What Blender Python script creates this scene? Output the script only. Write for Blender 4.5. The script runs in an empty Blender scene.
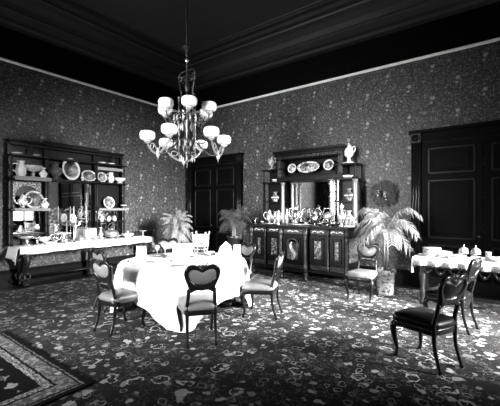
import bpy, math, random
from mathutils import Vector, Matrix
PI = math.pi
SC = bpy.context.scene
COL = SC.collection
XA, YB, XR, YN, ZC = -8.0, 7.38, 3.3, -2.7, 5.95     # walls and ceiling of the room

# ------------------------------------------------------------------ materials
class NT:
    def __init__(s, name):
        s.mt = bpy.data.materials.new(name); s.mt.use_nodes = True
        s.t = s.mt.node_tree; s.b = s.t.nodes['Principled BSDF']
    def n(s, typ, **k):
        o = s.t.nodes.new(typ)
        for a, v in k.items(): setattr(o, a, v)
        return o
    def put(s, sock, v):
        if isinstance(v, (int, float)): sock.default_value = v
        elif isinstance(v, tuple): sock.default_value = v
        else: s.t.links.new(v, sock)
    def m(s, op, a, b=0.0, c=None, clamp=False):
        o = s.n('ShaderNodeMath', operation=op); o.use_clamp = clamp
        s.put(o.inputs[0], a); s.put(o.inputs[1], b)
        if c is not None: s.put(o.inputs[2], c)
        return o.outputs[0]
    def step(s, v, lo, hi):      # smooth 0..1 ramp
        o = s.n('ShaderNodeMapRange', interpolation_type='SMOOTHSTEP')
        s.put(o.inputs[0], v); o.inputs[1].default_value = lo; o.inputs[2].default_value = hi
        return o.outputs[0]
    def coord(s):
        o = s.n('ShaderNodeTexCoord'); return o.outputs['Object']
    def xyz(s, v):
        o = s.n('ShaderNodeSeparateXYZ'); s.put(o.inputs[0], v); return o.outputs
    def comb(s, x, y, z=0.0):
        o = s.n('ShaderNodeCombineXYZ')
        s.put(o.inputs[0], x); s.put(o.inputs[1], y); s.put(o.inputs[2], z); return o.outputs[0]
    def noise(s, v, sc, det=2.0, rough=.5, dist=0.0):
        o = s.n('ShaderNodeTexNoise'); s.put(o.inputs['Vector'], v)
        o.inputs['Scale'].default_value = sc; o.inputs['Detail'].default_value = det
        o.inputs['Roughness'].default_value = rough; o.inputs['Distortion'].default_value = dist
        return o.outputs[0]
    def noisec(s, v, sc):
        o = s.n('ShaderNodeTexNoise'); s.put(o.inputs['Vector'], v); o.inputs['Scale'].default_value = sc
        return o.outputs['Color']
    def vor(s, v, sc, rnd=1.0, feat='F1'):
        o = s.n('ShaderNodeTexVoronoi', feature=feat); s.put(o.inputs['Vector'], v)
        o.inputs['Scale'].default_value = sc; o.inputs['Randomness'].default_value = rnd
        return o
    def vadd(s, a, b, k=1.0):
        q = s.n('ShaderNodeVectorMath', operation='SCALE'); s.put(q.inputs[0], b); q.inputs['Scale'].default_value = k
        o = s.n('ShaderNodeVectorMath', operation='ADD'); s.put(o.inputs[0], a); s.t.links.new(q.outputs[0], o.inputs[1])
        return o.outputs[0]
    def grey(s, v):
        o = s.n('ShaderNodeCombineColor')
        for i in range(3): s.put(o.inputs[i], v)
        s.t.links.new(o.outputs[0], s.b.inputs['Base Color'])
    def bump(s, v, st, d=.01):
        o = s.n('ShaderNodeBump'); o.inputs['Strength'].default_value = st; o.inputs['Distance'].default_value = d
        s.put(o.inputs['Height'], v); s.t.links.new(o.outputs[0], s.b.inputs['Normal'])

def mat(name, g, rough=.5, metal=0.0, var=.15, sc=12, coat=0.0, bump=0.0, bsc=40, trans=0.0, stretch=None, spec=.5):
    N = NT(name); co = N.coord()
    if stretch:
        x = N.xyz(co); co = N.comb(N.m('MULTIPLY', x[0], stretch[0]), N.m('MULTIPLY', x[1], stretch[1]), N.m('MULTIPLY', x[2], stretch[2]))
    f = N.noise(co, sc, 4)
    N.grey(N.m('MULTIPLY', N.m('MULTIPLY_ADD', f, 2*var, 1-var), g))
    N.b.inputs['Roughness'].default_value = rough; N.b.inputs['Metallic'].default_value = metal
    N.b.inputs['Coat Weight'].default_value = coat; N.b.inputs['Coat Roughness'].default_value = .15
    N.b.inputs['Specular IOR Level'].default_value = spec
    if trans: N.b.inputs['Transmission Weight'].default_value = trans
    if bump: N.bump(N.noise(co, bsc, 5), bump)
    return N.mt

M = {}
M['wood'] = mat('dark_mahogany', .006, .34, var=.5, sc=6, coat=.0, spec=.13, stretch=(1, 1, .15))
M['wood_carved'] = mat('carved_walnut', .016, .32, var=.9, sc=38, coat=.0, spec=.35, bump=1.0, bsc=48)
M['wood_chair'] = mat('polished_walnut', .007, .24, var=.4, sc=14, coat=.1, spec=.3)
M['wood_door'] = mat('dark_door_wood', .0025, .5, var=.4, sc=5, coat=.0, spec=.04, stretch=(1, 1, .12))
M['floorwood'] = mat('dark_floorboards', .012, .4, spec=.2, var=.5, sc=5, stretch=(.2, 1, 1))
M['burl'] = None
M['fret'] = mat('pierced_fretwork', .20, .5, var=.95, sc=60, bump=.6, bsc=70)
M['leather'] = mat('worn_leather', .15, .38, var=.35, sc=9, coat=.15, bump=.15, bsc=120)
M['leather_shaded'] = mat('shaded_leather', .004, .34, var=.3, sc=9, coat=.0, spec=.14)  # the chair leather again, with the unlit side's shade put into its colour
M['linen'] = mat('white_linen', .86, .75, var=.03, sc=6, bump=.15, bsc=14)
M['lace'] = mat('fringed_lace', .62, .85, var=.5, sc=70, bump=.4, bsc=90)
M['basket'] = mat('pale_basketwork', .34, .6, var=.9, sc=60, bump=.6, bsc=60)
M['silver'] = mat('polished_silver', .78, .22, metal=1.0, var=.12, sc=20, bump=.12, bsc=60)
M['silver_chased'] = mat('chased_silver', .70, .28, metal=.85, var=.45, sc=70, bump=.8, bsc=80)
M['china'] = mat('white_china', .80, .15, var=.05, coat=.5)
M['glass'] = mat('cut_glass', .75, .08, var=.2, sc=80, trans=.55, bump=.5, bsc=90)
M['gilt'] = mat('light_gilt', .95, .5, metal=.0, var=.1, sc=30)
M['brass'] = mat('old_brass', .05, .3, metal=.8, var=.9, sc=60, bump=.7, bsc=70)
M['brass_pale'] = mat('pale_worn_brass', .34, .3, metal=.7, var=.8, sc=50, bump=.6, bsc=60)
M['brass_dark'] = mat('tarnished_brass', .07, .3, metal=.8, var=.5, sc=40)
M['opal'] = mat('opal_glass', .93, .18, var=.02, coat=.4)
M['mirror'] = mat('mirror_glass', .80, .02, metal=1.0, var=.03, sc=3)
M['stone'] = mat('pale_polished_column', .17, .22, var=.5, sc=10, coat=.4, stretch=(1, 1, .2))
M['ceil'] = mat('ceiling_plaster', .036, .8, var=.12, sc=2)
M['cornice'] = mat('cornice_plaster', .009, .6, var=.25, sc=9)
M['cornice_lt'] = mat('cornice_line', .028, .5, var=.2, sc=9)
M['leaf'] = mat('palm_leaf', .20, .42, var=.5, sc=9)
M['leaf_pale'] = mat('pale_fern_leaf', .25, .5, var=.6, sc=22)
M['leaf_dark'] = mat('shaded_palm_leaf', .05, .42, var=.5, sc=9)  # copy of the palm leaf with shade put into its colour
M['leaf_wreath'] = mat('glossy_wreath_leaf', .055, .25, var=.9, sc=25, spec=.6)
M['stem'] = mat('palm_stem', .20, .6, var=.4, sc=20)
M['soil'] = mat('potting_soil', .02, .9)
M['frame_white'] = mat('window_paint', .6, .5)

def painted(name, base, ink, sc, rough=.18):
    N = NT(name); co = N.vadd(N.coord(), N.noisec(N.coord(), 30), .03)
    a = N.noise(co, sc, 3, .6, .6); k = N.step(a, .52, .58)
    N.grey(N.m('MULTIPLY_ADD', k, ink-base, base)); N.b.inputs['Roughness'].default_value = rough
    N.b.inputs['Coat Weight'].default_value = .4
    return N.mt
M['burl'] = painted('figured_burl', .006, .30, 34, .4)
M['painted'] = painted('painted_china', .78, .16, 17)
M['painted_fine'] = painted('figured_china', .62, .12, 45)
M['painted_grey'] = painted('figured_grey_china', .16, .05, 60)

def wallpaper(name, ax):
    N = NT(name); p = N.xyz(N.coord()); u = p[ax]; z = p[2]
    v = N.comb(u, z); w = N.vadd(v, N.noisec(v, 3.0), .16)
    wx = N.xyz(w)
    fine = N.vor(w, 24); cell = N.xyz(fine.outputs['Color'])[0]
    leaf = N.m('MULTIPLY', N.step(fine.outputs['Distance'], .52, .22), N.step(cell, .35, .95))
    vein = N.step(N.noise(w, 34, 3, .6, .8), .5, .62)
    # winding stems
    s = N.m('SINE', N.m('MULTIPLY_ADD', N.m('ADD', wx[0], N.m('MULTIPLY', wx[1], .55)), 13.5, N.m('MULTIPLY', N.m('SINE', N.m('MULTIPLY', wx[1], 9.0)), 1.3)))
    stem = N.step(N.m('ABSOLUTE', s), .13, .03)
    # blossoms in an offset lattice
    def lattice(px, pz, ou, oz, r):
        row = N.m('FLOOR', N.m('DIVIDE', N.m('ADD', u, ou), px))
        odd = N.m('MULTIPLY', N.m('MODULO', N.m('ADD', row, 200.0), 2.0), pz/2)
        fu = N.m('SUBTRACT', N.m('FRACT', N.m('DIVIDE', N.m('ADD', u, ou), px)), .5)
        fz = N.m('SUBTRACT', N.m('FRACT', N.m('DIVIDE', N.m('ADD', N.m('ADD', z, oz), odd), pz)), .5)
        d = N.m('SQRT', N.m('ADD', N.m('POWER', N.m('MULTIPLY', fu, px), 2.0), N.m('POWER', N.m('MULTIPLY', fz, pz), 2.0)))
        d = N.m('MULTIPLY_ADD', N.noise(v, 40, 1), .03, d)
        return N.step(d, r+.018, r+.002)
    b1 = lattice(.42, .62, 0, 0, .040); b2 = lattice(.42, .62, .02, .09, .028); b3 = lattice(.42, .62, .15, .27, .024)
    bl = N.m('MAXIMUM', b1, N.m('MAXIMUM', b2, N.m('MULTIPLY', b3, .7)))
    g = N.m('MULTIPLY_ADD', leaf, .11, .024)
    g = N.m('MULTIPLY_ADD', vein, .085, g)
    g = N.m('MULTIPLY', g, N.m('SUBTRACT', 1.0, N.m('MULTIPLY', stem, .6)))
    g = N.m('MULTIPLY_ADD', bl, .20, g)
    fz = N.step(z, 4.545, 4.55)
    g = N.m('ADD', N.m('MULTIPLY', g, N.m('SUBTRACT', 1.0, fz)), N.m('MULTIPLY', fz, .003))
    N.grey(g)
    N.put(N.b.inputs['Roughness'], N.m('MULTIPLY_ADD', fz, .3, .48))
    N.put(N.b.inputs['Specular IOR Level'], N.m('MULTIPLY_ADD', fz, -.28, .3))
    N.bump(leaf, .25, .004)
    return N.mt
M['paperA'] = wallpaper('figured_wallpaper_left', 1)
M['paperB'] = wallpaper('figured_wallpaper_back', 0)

def carpet():
    N = NT('floral_carpet'); c = N.coord(); p = N.xyz(c); v = N.comb(p[0], p[1])
    w = N.vadd(N.vadd(v, N.noisec(v, 6), .16), N.noisec(v, 22), .035)
    a = N.vor(w, 4.4, 1.0); ad = a.outputs['Distance']; ac = N.xyz(a.outputs['Color'])
    ring = N.m('MULTIPLY', N.step(ad, .24, .27), N.step(ad, .34, .31))
    ring = N.m('MULTIPLY', ring, N.step(ac[0], .48, .52))
    ring = N.m('MULTIPLY', ring, N.step(N.noise(w, 24, 2), .40, .48))
    blob = N.m('MULTIPLY', N.step(ad, .26, .21), N.step(ac[0], .20, .17))
    w2 = N.vadd(v, N.noisec(v, 14), .09)
    x2 = N.xyz(w2)
    b = N.vor(w2, 9.0, 1); bd = b.outputs['Distance']; bc = N.xyz(b.outputs['Color'])
    small = N.m('MULTIPLY', N.step(bd, .36, .30), N.step(bc[1], .66, .72))
    outl = N.m('MULTIPLY', N.m('MULTIPLY', N.step(bd, .30, .33), N.step(bd, .42, .38)), N.step(bc[1], .34, .30))
    e1 = N.vor(w2, 13, 1, 'DISTANCE_TO_EDGE').outputs['Distance']
    curl = N.m('MULTIPLY', N.step(e1, .045, .015), N.step(N.noise(v, 5.5, 2), .50, .58))
    fine = N.step(N.noise(w2, 34, 3, .6, .8), .55, .60)
    leafl = N.m('MULTIPLY', fine, N.step(N.noise(v, 4, 2), .42, .55))
    e = N.vor(N.vadd(v, N.noisec(v, 4), .12), 1.9, .7); ed = e.outputs['Distance']; ec = N.xyz(e.outputs['Color'])
    wob = N.m('MULTIPLY_ADD', N.noise(v, 15, 1), .16, ed)
    gate = N.step(ec[2], .45, .5)
    big = N.m('MULTIPLY', N.m('MULTIPLY', N.step(wob, .235, .25), N.step(wob, .295, .275)), gate)
    inb = N.m('MULTIPLY', N.m('MULTIPLY', N.step(wob, .26, .22), gate), N.m('MULTIPLY_ADD', N.step(N.noise(v, 45, 2), .48, .55), .6, .25))
    g = N.m('MULTIPLY', ring, 1.0)
    g = N.m('MAXIMUM', g, N.m('MULTIPLY', blob, N.m('MULTIPLY_ADD', bc[0], .5, .5)))
    g = N.m('MAXIMUM', g, N.m('MULTIPLY', small, N.m('MULTIPLY_ADD', bc[0], .6, .4)))
    g = N.m('MAXIMUM', g, N.m('MULTIPLY', outl, .55))
    g = N.m('MAXIMUM', g, N.m('MULTIPLY', curl, .26))
    g = N.m('MAXIMUM', g, N.m('MULTIPLY', leafl, .20))
    g = N.m('MAXIMUM', g, N.m('MULTIPLY', big, 1.0))
    g = N.m('MAXIMUM', g, N.m('MULTIPLY', inb, .4))
    g = N.m('MULTIPLY', g, N.m('MULTIPLY_ADD', N.noise(v, 1.2, 2), .9, .4))
    N.b.inputs['Specular IOR Level'].default_value = .15
    N.b.inputs['Sheen Weight'].default_value = .07; N.b.inputs['Sheen Roughness'].default_value = .35
    N.grey(N.m('MULTIPLY_ADD', g, .74, .007)); N.b.inputs['Roughness'].default_value = .85
    N.bump(N.noise(v, 120, 2), .3, .004)
    return N.mt
M['carpet'] = carpet()

def rugmat(hx, hy):      # half sizes; object coords centred on the rug
    N = NT('bordered_rug'); p0 = N.coord(); p = N.xyz(N.vadd(N.vadd(p0, N.noisec(p0, 14), .03), (-.5, -.5, -.5), .03))
    dx = N.m('SUBTRACT', hx, N.m('ABSOLUTE', p[0])); dy = N.m('SUBTRACT', hy, N.m('ABSOLUTE', p[1]))
    d = N.m('MINIMUM', dx, dy); v = N.comb(p[0], p[1])
    def band(a, b): return N.m('MULTIPLY', N.step(d, a-.006, a+.006), N.step(d, b+.006, b-.006))
    w = N.vadd(v, N.noisec(v, 12), .08)
    vr = N.vor(w, 10, .6)
    pat = N.m('MAXIMUM', N.m('MULTIPLY', N.step(vr.outputs['Distance'], .30, .24), N.xyz(vr.outputs['Color'])[0]), N.m('MULTIPLY', N.step(N.noise(w, 26, 2), .50, .58), .5))
    main = N.m('MULTIPLY', band(.09, .21), N.m('MULTIPLY_ADD', pat, .75, .22))
    speck = N.m('MULTIPLY_ADD', N.step(N.noise(w, 48, 2), .46, .56), .75, .2)
    l1 = N.m('MULTIPLY', band(.235, .30), speck); l2 = N.m('MULTIPLY', band(.055, .07), N.m('MULTIPLY', speck, .6))
    l1 = N.m('MULTIPLY', l1, N.m('SUBTRACT', 1.0, N.m('MULTIPLY', band(.262, .268), .8)))
    fu = N.m('SUBTRACT', N.m('FRACT', N.m('DIVIDE', p[0], .21)), .5); fv = N.m('SUBTRACT', N.m('FRACT', N.m('DIVIDE', p[1], .19)), .5)
    lz = N.m('ADD', N.m('ABSOLUTE', fu), N.m('ABSOLUTE', fv)); lz = N.m('MULTIPLY_ADD', N.noise(v, 34, 3), .55, lz)
    loz = N.m('MULTIPLY', N.step(lz, .62, .54), N.step(d, .34, .38))
    rnd = N.vor(v, 4.4, 0.2); loz = N.m('MULTIPLY', loz, N.m('MULTIPLY_ADD', N.xyz(rnd.outputs['Color'])[0], .9, .15))
    g = N.m('MAXIMUM', N.m('MAXIMUM', main, N.m('MULTIPLY', l1, 1.1)), N.m('MAXIMUM', l2, loz))
    g = N.m('MULTIPLY', g, N.m('MULTIPLY_ADD', N.noise(v, 30, 2), .8, .5))
    N.b.inputs['Specular IOR Level'].default_value = .12; N.grey(N.m('MULTIPLY_ADD', g, .62, .008)); N.b.inputs['Roughness'].default_value = .9
    N.bump(N.noise(v, 150, 2), .3, .004)
    return N.mt

# ------------------------------------------------------------------ mesh builder
class MB:
    def __init__(s): s.v = []; s.f = []; s.sm = []
    def add(s, vs, fs, smooth=False, T=None):
        o = len(s.v)
        for q in vs:
            q = Vector(q)
            s.v.append(tuple(T @ q) if T else tuple(q))
        for f in fs: s.f.append(tuple(i+o for i in f)); s.sm.append(smooth)
        return s
    def box(s, x0, x1, y0, y1, z0, z1, T=None):
        vs = [(x, y, z) for z in (z0, z1) for y in (y0, y1) for x in (x0, x1)]
        return s.add(vs, [(0,2,3,1),(4,5,7,6),(0,1,5,4),(2,6,7,3),(0,4,6,2),(1,3,7,5)], False, T)
    def lathe(s, prof, c=(0,0,0), n=20, sx=1.0, sy=1.0, T=None, smooth=True):
        vs = []; fs = []
        for r, z in prof:
            for i in range(n):
                a = 2*PI*i/n; vs.append((c[0]+r*math.cos(a)*sx, c[1]+r*math.sin(a)*sy, c[2]+z))
        for j in range(len(prof)-1):
            for i in range(n):
                k = (i+1) % n; fs.append((j*n+i, j*n+k, (j+1)*n+k, (j+1)*n+i))
        if prof[0][0] > 1e-6: fs.append(tuple(range(n))[::-1])
        if prof[-1][0] > 1e-6: fs.append(tuple((len(prof)-1)*n+i for i in range(n)))
        return s.add(vs, fs, smooth, T)
    def ball(s, c, r, n=14, m=8, sx=1, sy=1, sz=1, T=None):
        prof = [(max(1e-7, r*math.sin(PI*j/m)), -r*sz*math.cos(PI*j/m)) for j in range(m+1)]
        return s.lathe(prof, c, n, sx, sy, T)
    def tube(s, pts, r, n=8, closed=False, T=None, flat=1.0):
        P = [Vector(p) for p in pts]; N = len(P)
        R = r if isinstance(r, (list, tuple)) else [r]*N
        vs = []; fs = []; up = None
        for i, p in enumerate(P):
            a = P[(i-1) % N] if (closed or i > 0) else p
            b = P[(i+1) % N] if (closed or i < N-1) else p
            t = (b-a).normalized() if (b-a).length > 1e-9 else Vector((0,0,1))
            if up is None: up = Vector((0,0,1)) if abs(t.z) < .9 else Vector((0,1,0))
            sd = t.cross(up)
            if sd.length < 1e-5: sd = t.orthogonal()
            sd.normalize(); up = sd.cross(t).normalized()
            for k in range(n):
                g = 2*PI*k/n; vs.append(p + (sd*math.cos(g)*flat + up*math.sin(g))*R[i])
        for i in range(N if closed else N-1):
            j = (i+1) % N
            for k in range(n): l = (k+1) % n; fs.append((i*n+k, j*n+k, j*n+l, i*n+l))
        if not closed: fs.append(tuple(range(n))); fs.append(tuple((N-1)*n+k for k in range(n))[::-1])
        return s.add(vs, fs, True, T)
    def slab(s, poly, t0, t1, f, smooth=False):   # polygon (a,b) extruded; f(a,b,t) -> xyz
        n = len(poly); vs = [f(a, b, t0) for a, b in poly] + [f(a, b, t1) for a, b in poly]
        fs = [tuple(range(n))[::-1], tuple(range(n, 2*n))] + [(i, (i+1) % n, n+(i+1) % n, n+i) for i in range(n)]
        return s.add(vs, fs, smooth)
    def build(s, name, m, parent=None, loc=None, bevel=0, subs=0):
        me = bpy.data.meshes.new(name); me.from_pydata(s.v, [], s.f); me.validate()
        if len(me.polygons) == len(s.sm): me.polygons.foreach_set('use_smooth', s.sm)
        me.materials.append(M[m] if isinstance(m, str) else m)
        o = bpy.data.objects.new(name, me); COL.objects.link(o)
        if parent: o.parent = parent
        if loc: o.location = loc
        if bevel:
            b = o.modifiers.new('bevel', 'BEVEL'); b.width = bevel; b.segments = 2; b.limit_method = 'ANGLE'; b.angle_limit = .8
        return o

def tag(o, label, cat, group=None):
    o['label'] = label; o['category'] = cat
    if group: o['group'] = group
    return o
def thing(name, label, cat, loc=(0,0,0), rz=0.0, group=None):
    o = bpy.data.objects.new(name, None); COL.objects.link(o); o.empty_display_size = .1
    o.location = loc; o.rotation_euler = (0, 0, rz); return tag(o, label, cat, group)
def struct(o): o['kind'] = 'structure'; return o
def dup(root, loc, rz, label):
    r = root.copy(); COL.objects.link(r); r.location = loc; r.rotation_euler = (0, 0, rz); r['label'] = label
    for ch in list(root.children):
        c = ch.copy(); COL.objects.link(c); c.parent = r
        for g in list(ch.children): d = g.copy(); COL.objects.link(d); d.parent = c
    return r
def arc(cx, cy, r, a0, a1, n): return [(cx+r*math.cos(a0+(a1-a0)*i/n), cy+r*math.sin(a0+(a1-a0)*i/n)) for i in range(n+1)]
def smooth_pts(pts, k=4):          # Catmull-Rom through points
    P = [Vector(p) for p in pts]; out = []
    for i in range(len(P)-1):
        a = P[max(i-1, 0)]; b = P[i]; c = P[i+1]; d = P[min(i+2, len(P)-1)]
        for j in range(k):
            t = j/k; out.append(.5*((2*b)+(c-a)*t+(2*a-5*b+4*c-d)*t*t+(3*b-a-3*c+d)*t**3))
    out.append(P[-1]); return out

# ------------------------------------------------------------------ room shell
struct(MB().box(XA-.3, XR+.3, YN-.3, YB+.3, -.1, 0).build('floor', 'floorwood'))
struct(MB().box(XA-.3, XR+.3, YN-.3, YB+.3, ZC, ZC+.1).build('ceiling', 'ceil'))
struct(MB().box(XA-.2, XA, YN-.2, YB+.2, 0, ZC).build('wall_left', 'paperA'))
struct(MB().box(XA, XR+.2, YB, YB+.2, 0, ZC).build('wall_back', 'paperB'))
WR = [(4.55, 5.95), (6.2, 7.25), (.6, 1.9)]                 # windows in the right wall (Y ranges)
WN = [(-7.5, -6.4), (-4.7, -3.5), (-2.0, -1.0)]         # windows in the near wall (X ranges)
Z0, Z1 = .9, 4.0
def holed(axis, pos, t, lo, hi, wins, name, m):
    b = MB(); cuts = sorted(wins); cur = lo
    def bx(a, c, z0, z1):
        if axis == 'x': b.box(pos, pos+t, a, c, z0, z1)
        else: b.box(a, c, pos+t, pos, z0, z1) if t < 0 else b.box(a, c, pos, pos+t, z0, z1)
    for a, c in cuts:
        bx(cur, a, 0, ZC); bx(a, c, 0, Z0); bx(a, c, Z1, ZC); cur = c
    bx(cur, hi, 0, ZC); return struct(b.build(name, m))
holed('x', XR, .3, YN, YB, WR, 'wall_right', 'wood_door')
holed('y', YN, -.3, XA, XR, WN, 'wall_near', 'paperB')
def loop_trim(name, prof, m):
    vs = []; fs = []; n = len(prof)
    for x, y, sx, sy in ((XA, YN, 1, 1), (XR, YN, -1, 1), (XR, YB, -1, -1), (XA, YB, 1, -1)):
        for o, z in prof: vs.append((x+sx*o, y+sy*o, z))
    for c in range(4):
        d = (c+1) % 4
        for i in range(n-1): fs.append((c*n+i, c*n+i+1, d*n+i+1, d*n+i))
    return struct(MB().add(vs, fs).build(name, m))
loop_trim('trim_1', [(0, 4.525), (.03, 4.53), (.045, 4.545), (.045, 4.56), (.02, 4.58), (0, 4.58)], 'gilt')
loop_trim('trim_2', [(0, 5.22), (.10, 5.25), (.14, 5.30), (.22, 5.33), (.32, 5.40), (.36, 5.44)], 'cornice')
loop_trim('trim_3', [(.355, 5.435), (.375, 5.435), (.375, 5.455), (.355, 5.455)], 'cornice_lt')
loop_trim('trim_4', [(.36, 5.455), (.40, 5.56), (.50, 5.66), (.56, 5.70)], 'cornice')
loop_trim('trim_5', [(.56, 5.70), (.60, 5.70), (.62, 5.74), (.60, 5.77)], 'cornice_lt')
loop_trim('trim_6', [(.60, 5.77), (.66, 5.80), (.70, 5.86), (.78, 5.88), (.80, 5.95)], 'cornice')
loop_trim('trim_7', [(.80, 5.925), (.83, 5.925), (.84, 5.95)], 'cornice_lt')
loop_trim('baseboard_main', [(0, .31), (.02, .31), (.035, .29), (.03, .25), (.045, .22), (.045, 0)], 'wood')
for i, (a, c) in enumerate(WR + WN):
    rt = i < len(WR); b = MB()
    def bb(u0, u1, z0, z1, o0=.02, o1=-.06):
        if rt: b.box(XR-o0, XR-o1, u0, u1, z0, z1)
        else: b.box(u0, u1, YN+o1, YN+o0, z0, z1)
    for u in (a-.12, c): bb(u, u+.12, Z0-.12, Z1+.12, .05, -.0)
    bb(a, c, Z1, Z1+.12, .05, 0); bb(a-.18, c+.18, Z0-.12, Z0, .12, 0)
    bb(a, a+.05, Z0, Z1); bb(c-.05, c, Z0, Z1); bb(a, c, Z0, Z0+.05); bb(a, c, Z1-.05, Z1)
    bb(a, c, 2.4, 2.46); bb((a+c)/2-.02, (a+c)/2+.02, Z0, Z1)
    struct(b.build('window_%d' % (i+1), 'wood_door'))

def door(idx, x0, x1, H, mm):
    Y = YB; w = .17
    root = struct(bpy.data.objects.new('door_%d' % idx, None)); COL.objects.link(root); root.location = ((x0+x1)/2, Y, 0)
    cx = (x0+x1)/2; L = lambda x: x-cx
    c = MB(); rd = MB()
    for xx in (x0, x1-w):
        c.box(L(xx), L(xx+w), -.09, 0, 0, H-.17)
        for k in range(3): rd.tube([(L(xx+.035+.05*k), -.09, .3), (L(xx+.035+.05*k), -.09, H-.2)], .017, 6)
        c.box(L(xx-.01), L(xx+w+.01), -.11, 0, 0, .3)
    c.box(L(x0+w), L(x1-w), -.08, 0, H-.17, H)
    c.box(L(x0+w), L(x1-w), -.10, -.08, H-.12, H-.05)
    rd.build('casing_reeds', 'wood_chair', c.build('door_casing', 'wood_door', root))
    for xx in (x0, x1-w):
        k = MB().box(L(xx-.01), L(xx+w+.01), -.12, 0, H-.18, H+.0)
        k.lathe([(.06, 0), (.065, .02), (.03, .02), (.0001, .04)], n=16, T=Matrix.Translation((L(xx+w/2), -.12, H-.09)) @ Matrix.Rotation(PI/2, 4, 'X'))
        k.build('corner_block', 'wood', root)
    cap = MB().box(L(x0-.04), L(x1+.04), -.14, 0, H, H+.06); cap.build('door_cornice', 'wood_door', root)
    xi0, xi1 = x0+w, x1-w; mid = (xi0+xi1)/2
    for a, b in ((xi0+.01, mid-.004), (mid+.004, xi1-.01)):
        leaf = MB().box(L(a), L(b), -.035, -.005, .02, H-.18)
        W = b-a; e = .13; mo = MB()
        for z0, z1 in ((.2, .85), (1.0, 2.1), (2.25, H-.32)):
            # bolection frame and raised field
            q0, q1 = a+e, b-e
            for (u0, u1, s0, s1) in ((q0-.02, q0+.02, z0, z1), (q1-.02, q1+.02, z0, z1), (q0, q1, z0-.02, z0+.02), (q0, q1, z1-.02, z1+.02)):
                mo.box(L(u0), L(u1), -.06, -.03, s0, s1)
            leaf.box(L(q0+.07), L(q1-.07), -.05, -.03, z0+.07, z1-.07)
        lf = leaf.build('door_leaf', 'wood_door', root, bevel=.006); mo.build('panel_moulding', mm, lf, bevel=.008)
    MB().ball((L(mid-.07), -.075, 1.05), .03).tube([(L(mid-.07), -.035, 1.05), (L(mid-.07), -.07, 1.05)], .012, 8).build('door_knob', 'brass', root)
    return root
door(1, -7.90, -5.74, 3.04, 'wood')
door(2, -1.42, .95, 3.04, 'wood')

# carpet, rug
tag(MB().box(XA+.60, XR-.3, YN+.3, YB-.38, .0, .012).build('carpet', 'carpet'), 'room-wide dark floral carpet scattered with pale blossoms and leaves', 'carpet')
rx, ry = 1.045, 1.5
r = MB().box(-rx, rx, -ry, ry, 0, .014); ro = r.build('oriental_rug', rugmat(rx, ry), loc=(-2.88-rx, 1.55-ry, .0125))
tag(ro, 'dark rug with pale patterned border lying on the carpet, lower left corner of photo', 'rug')

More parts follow.
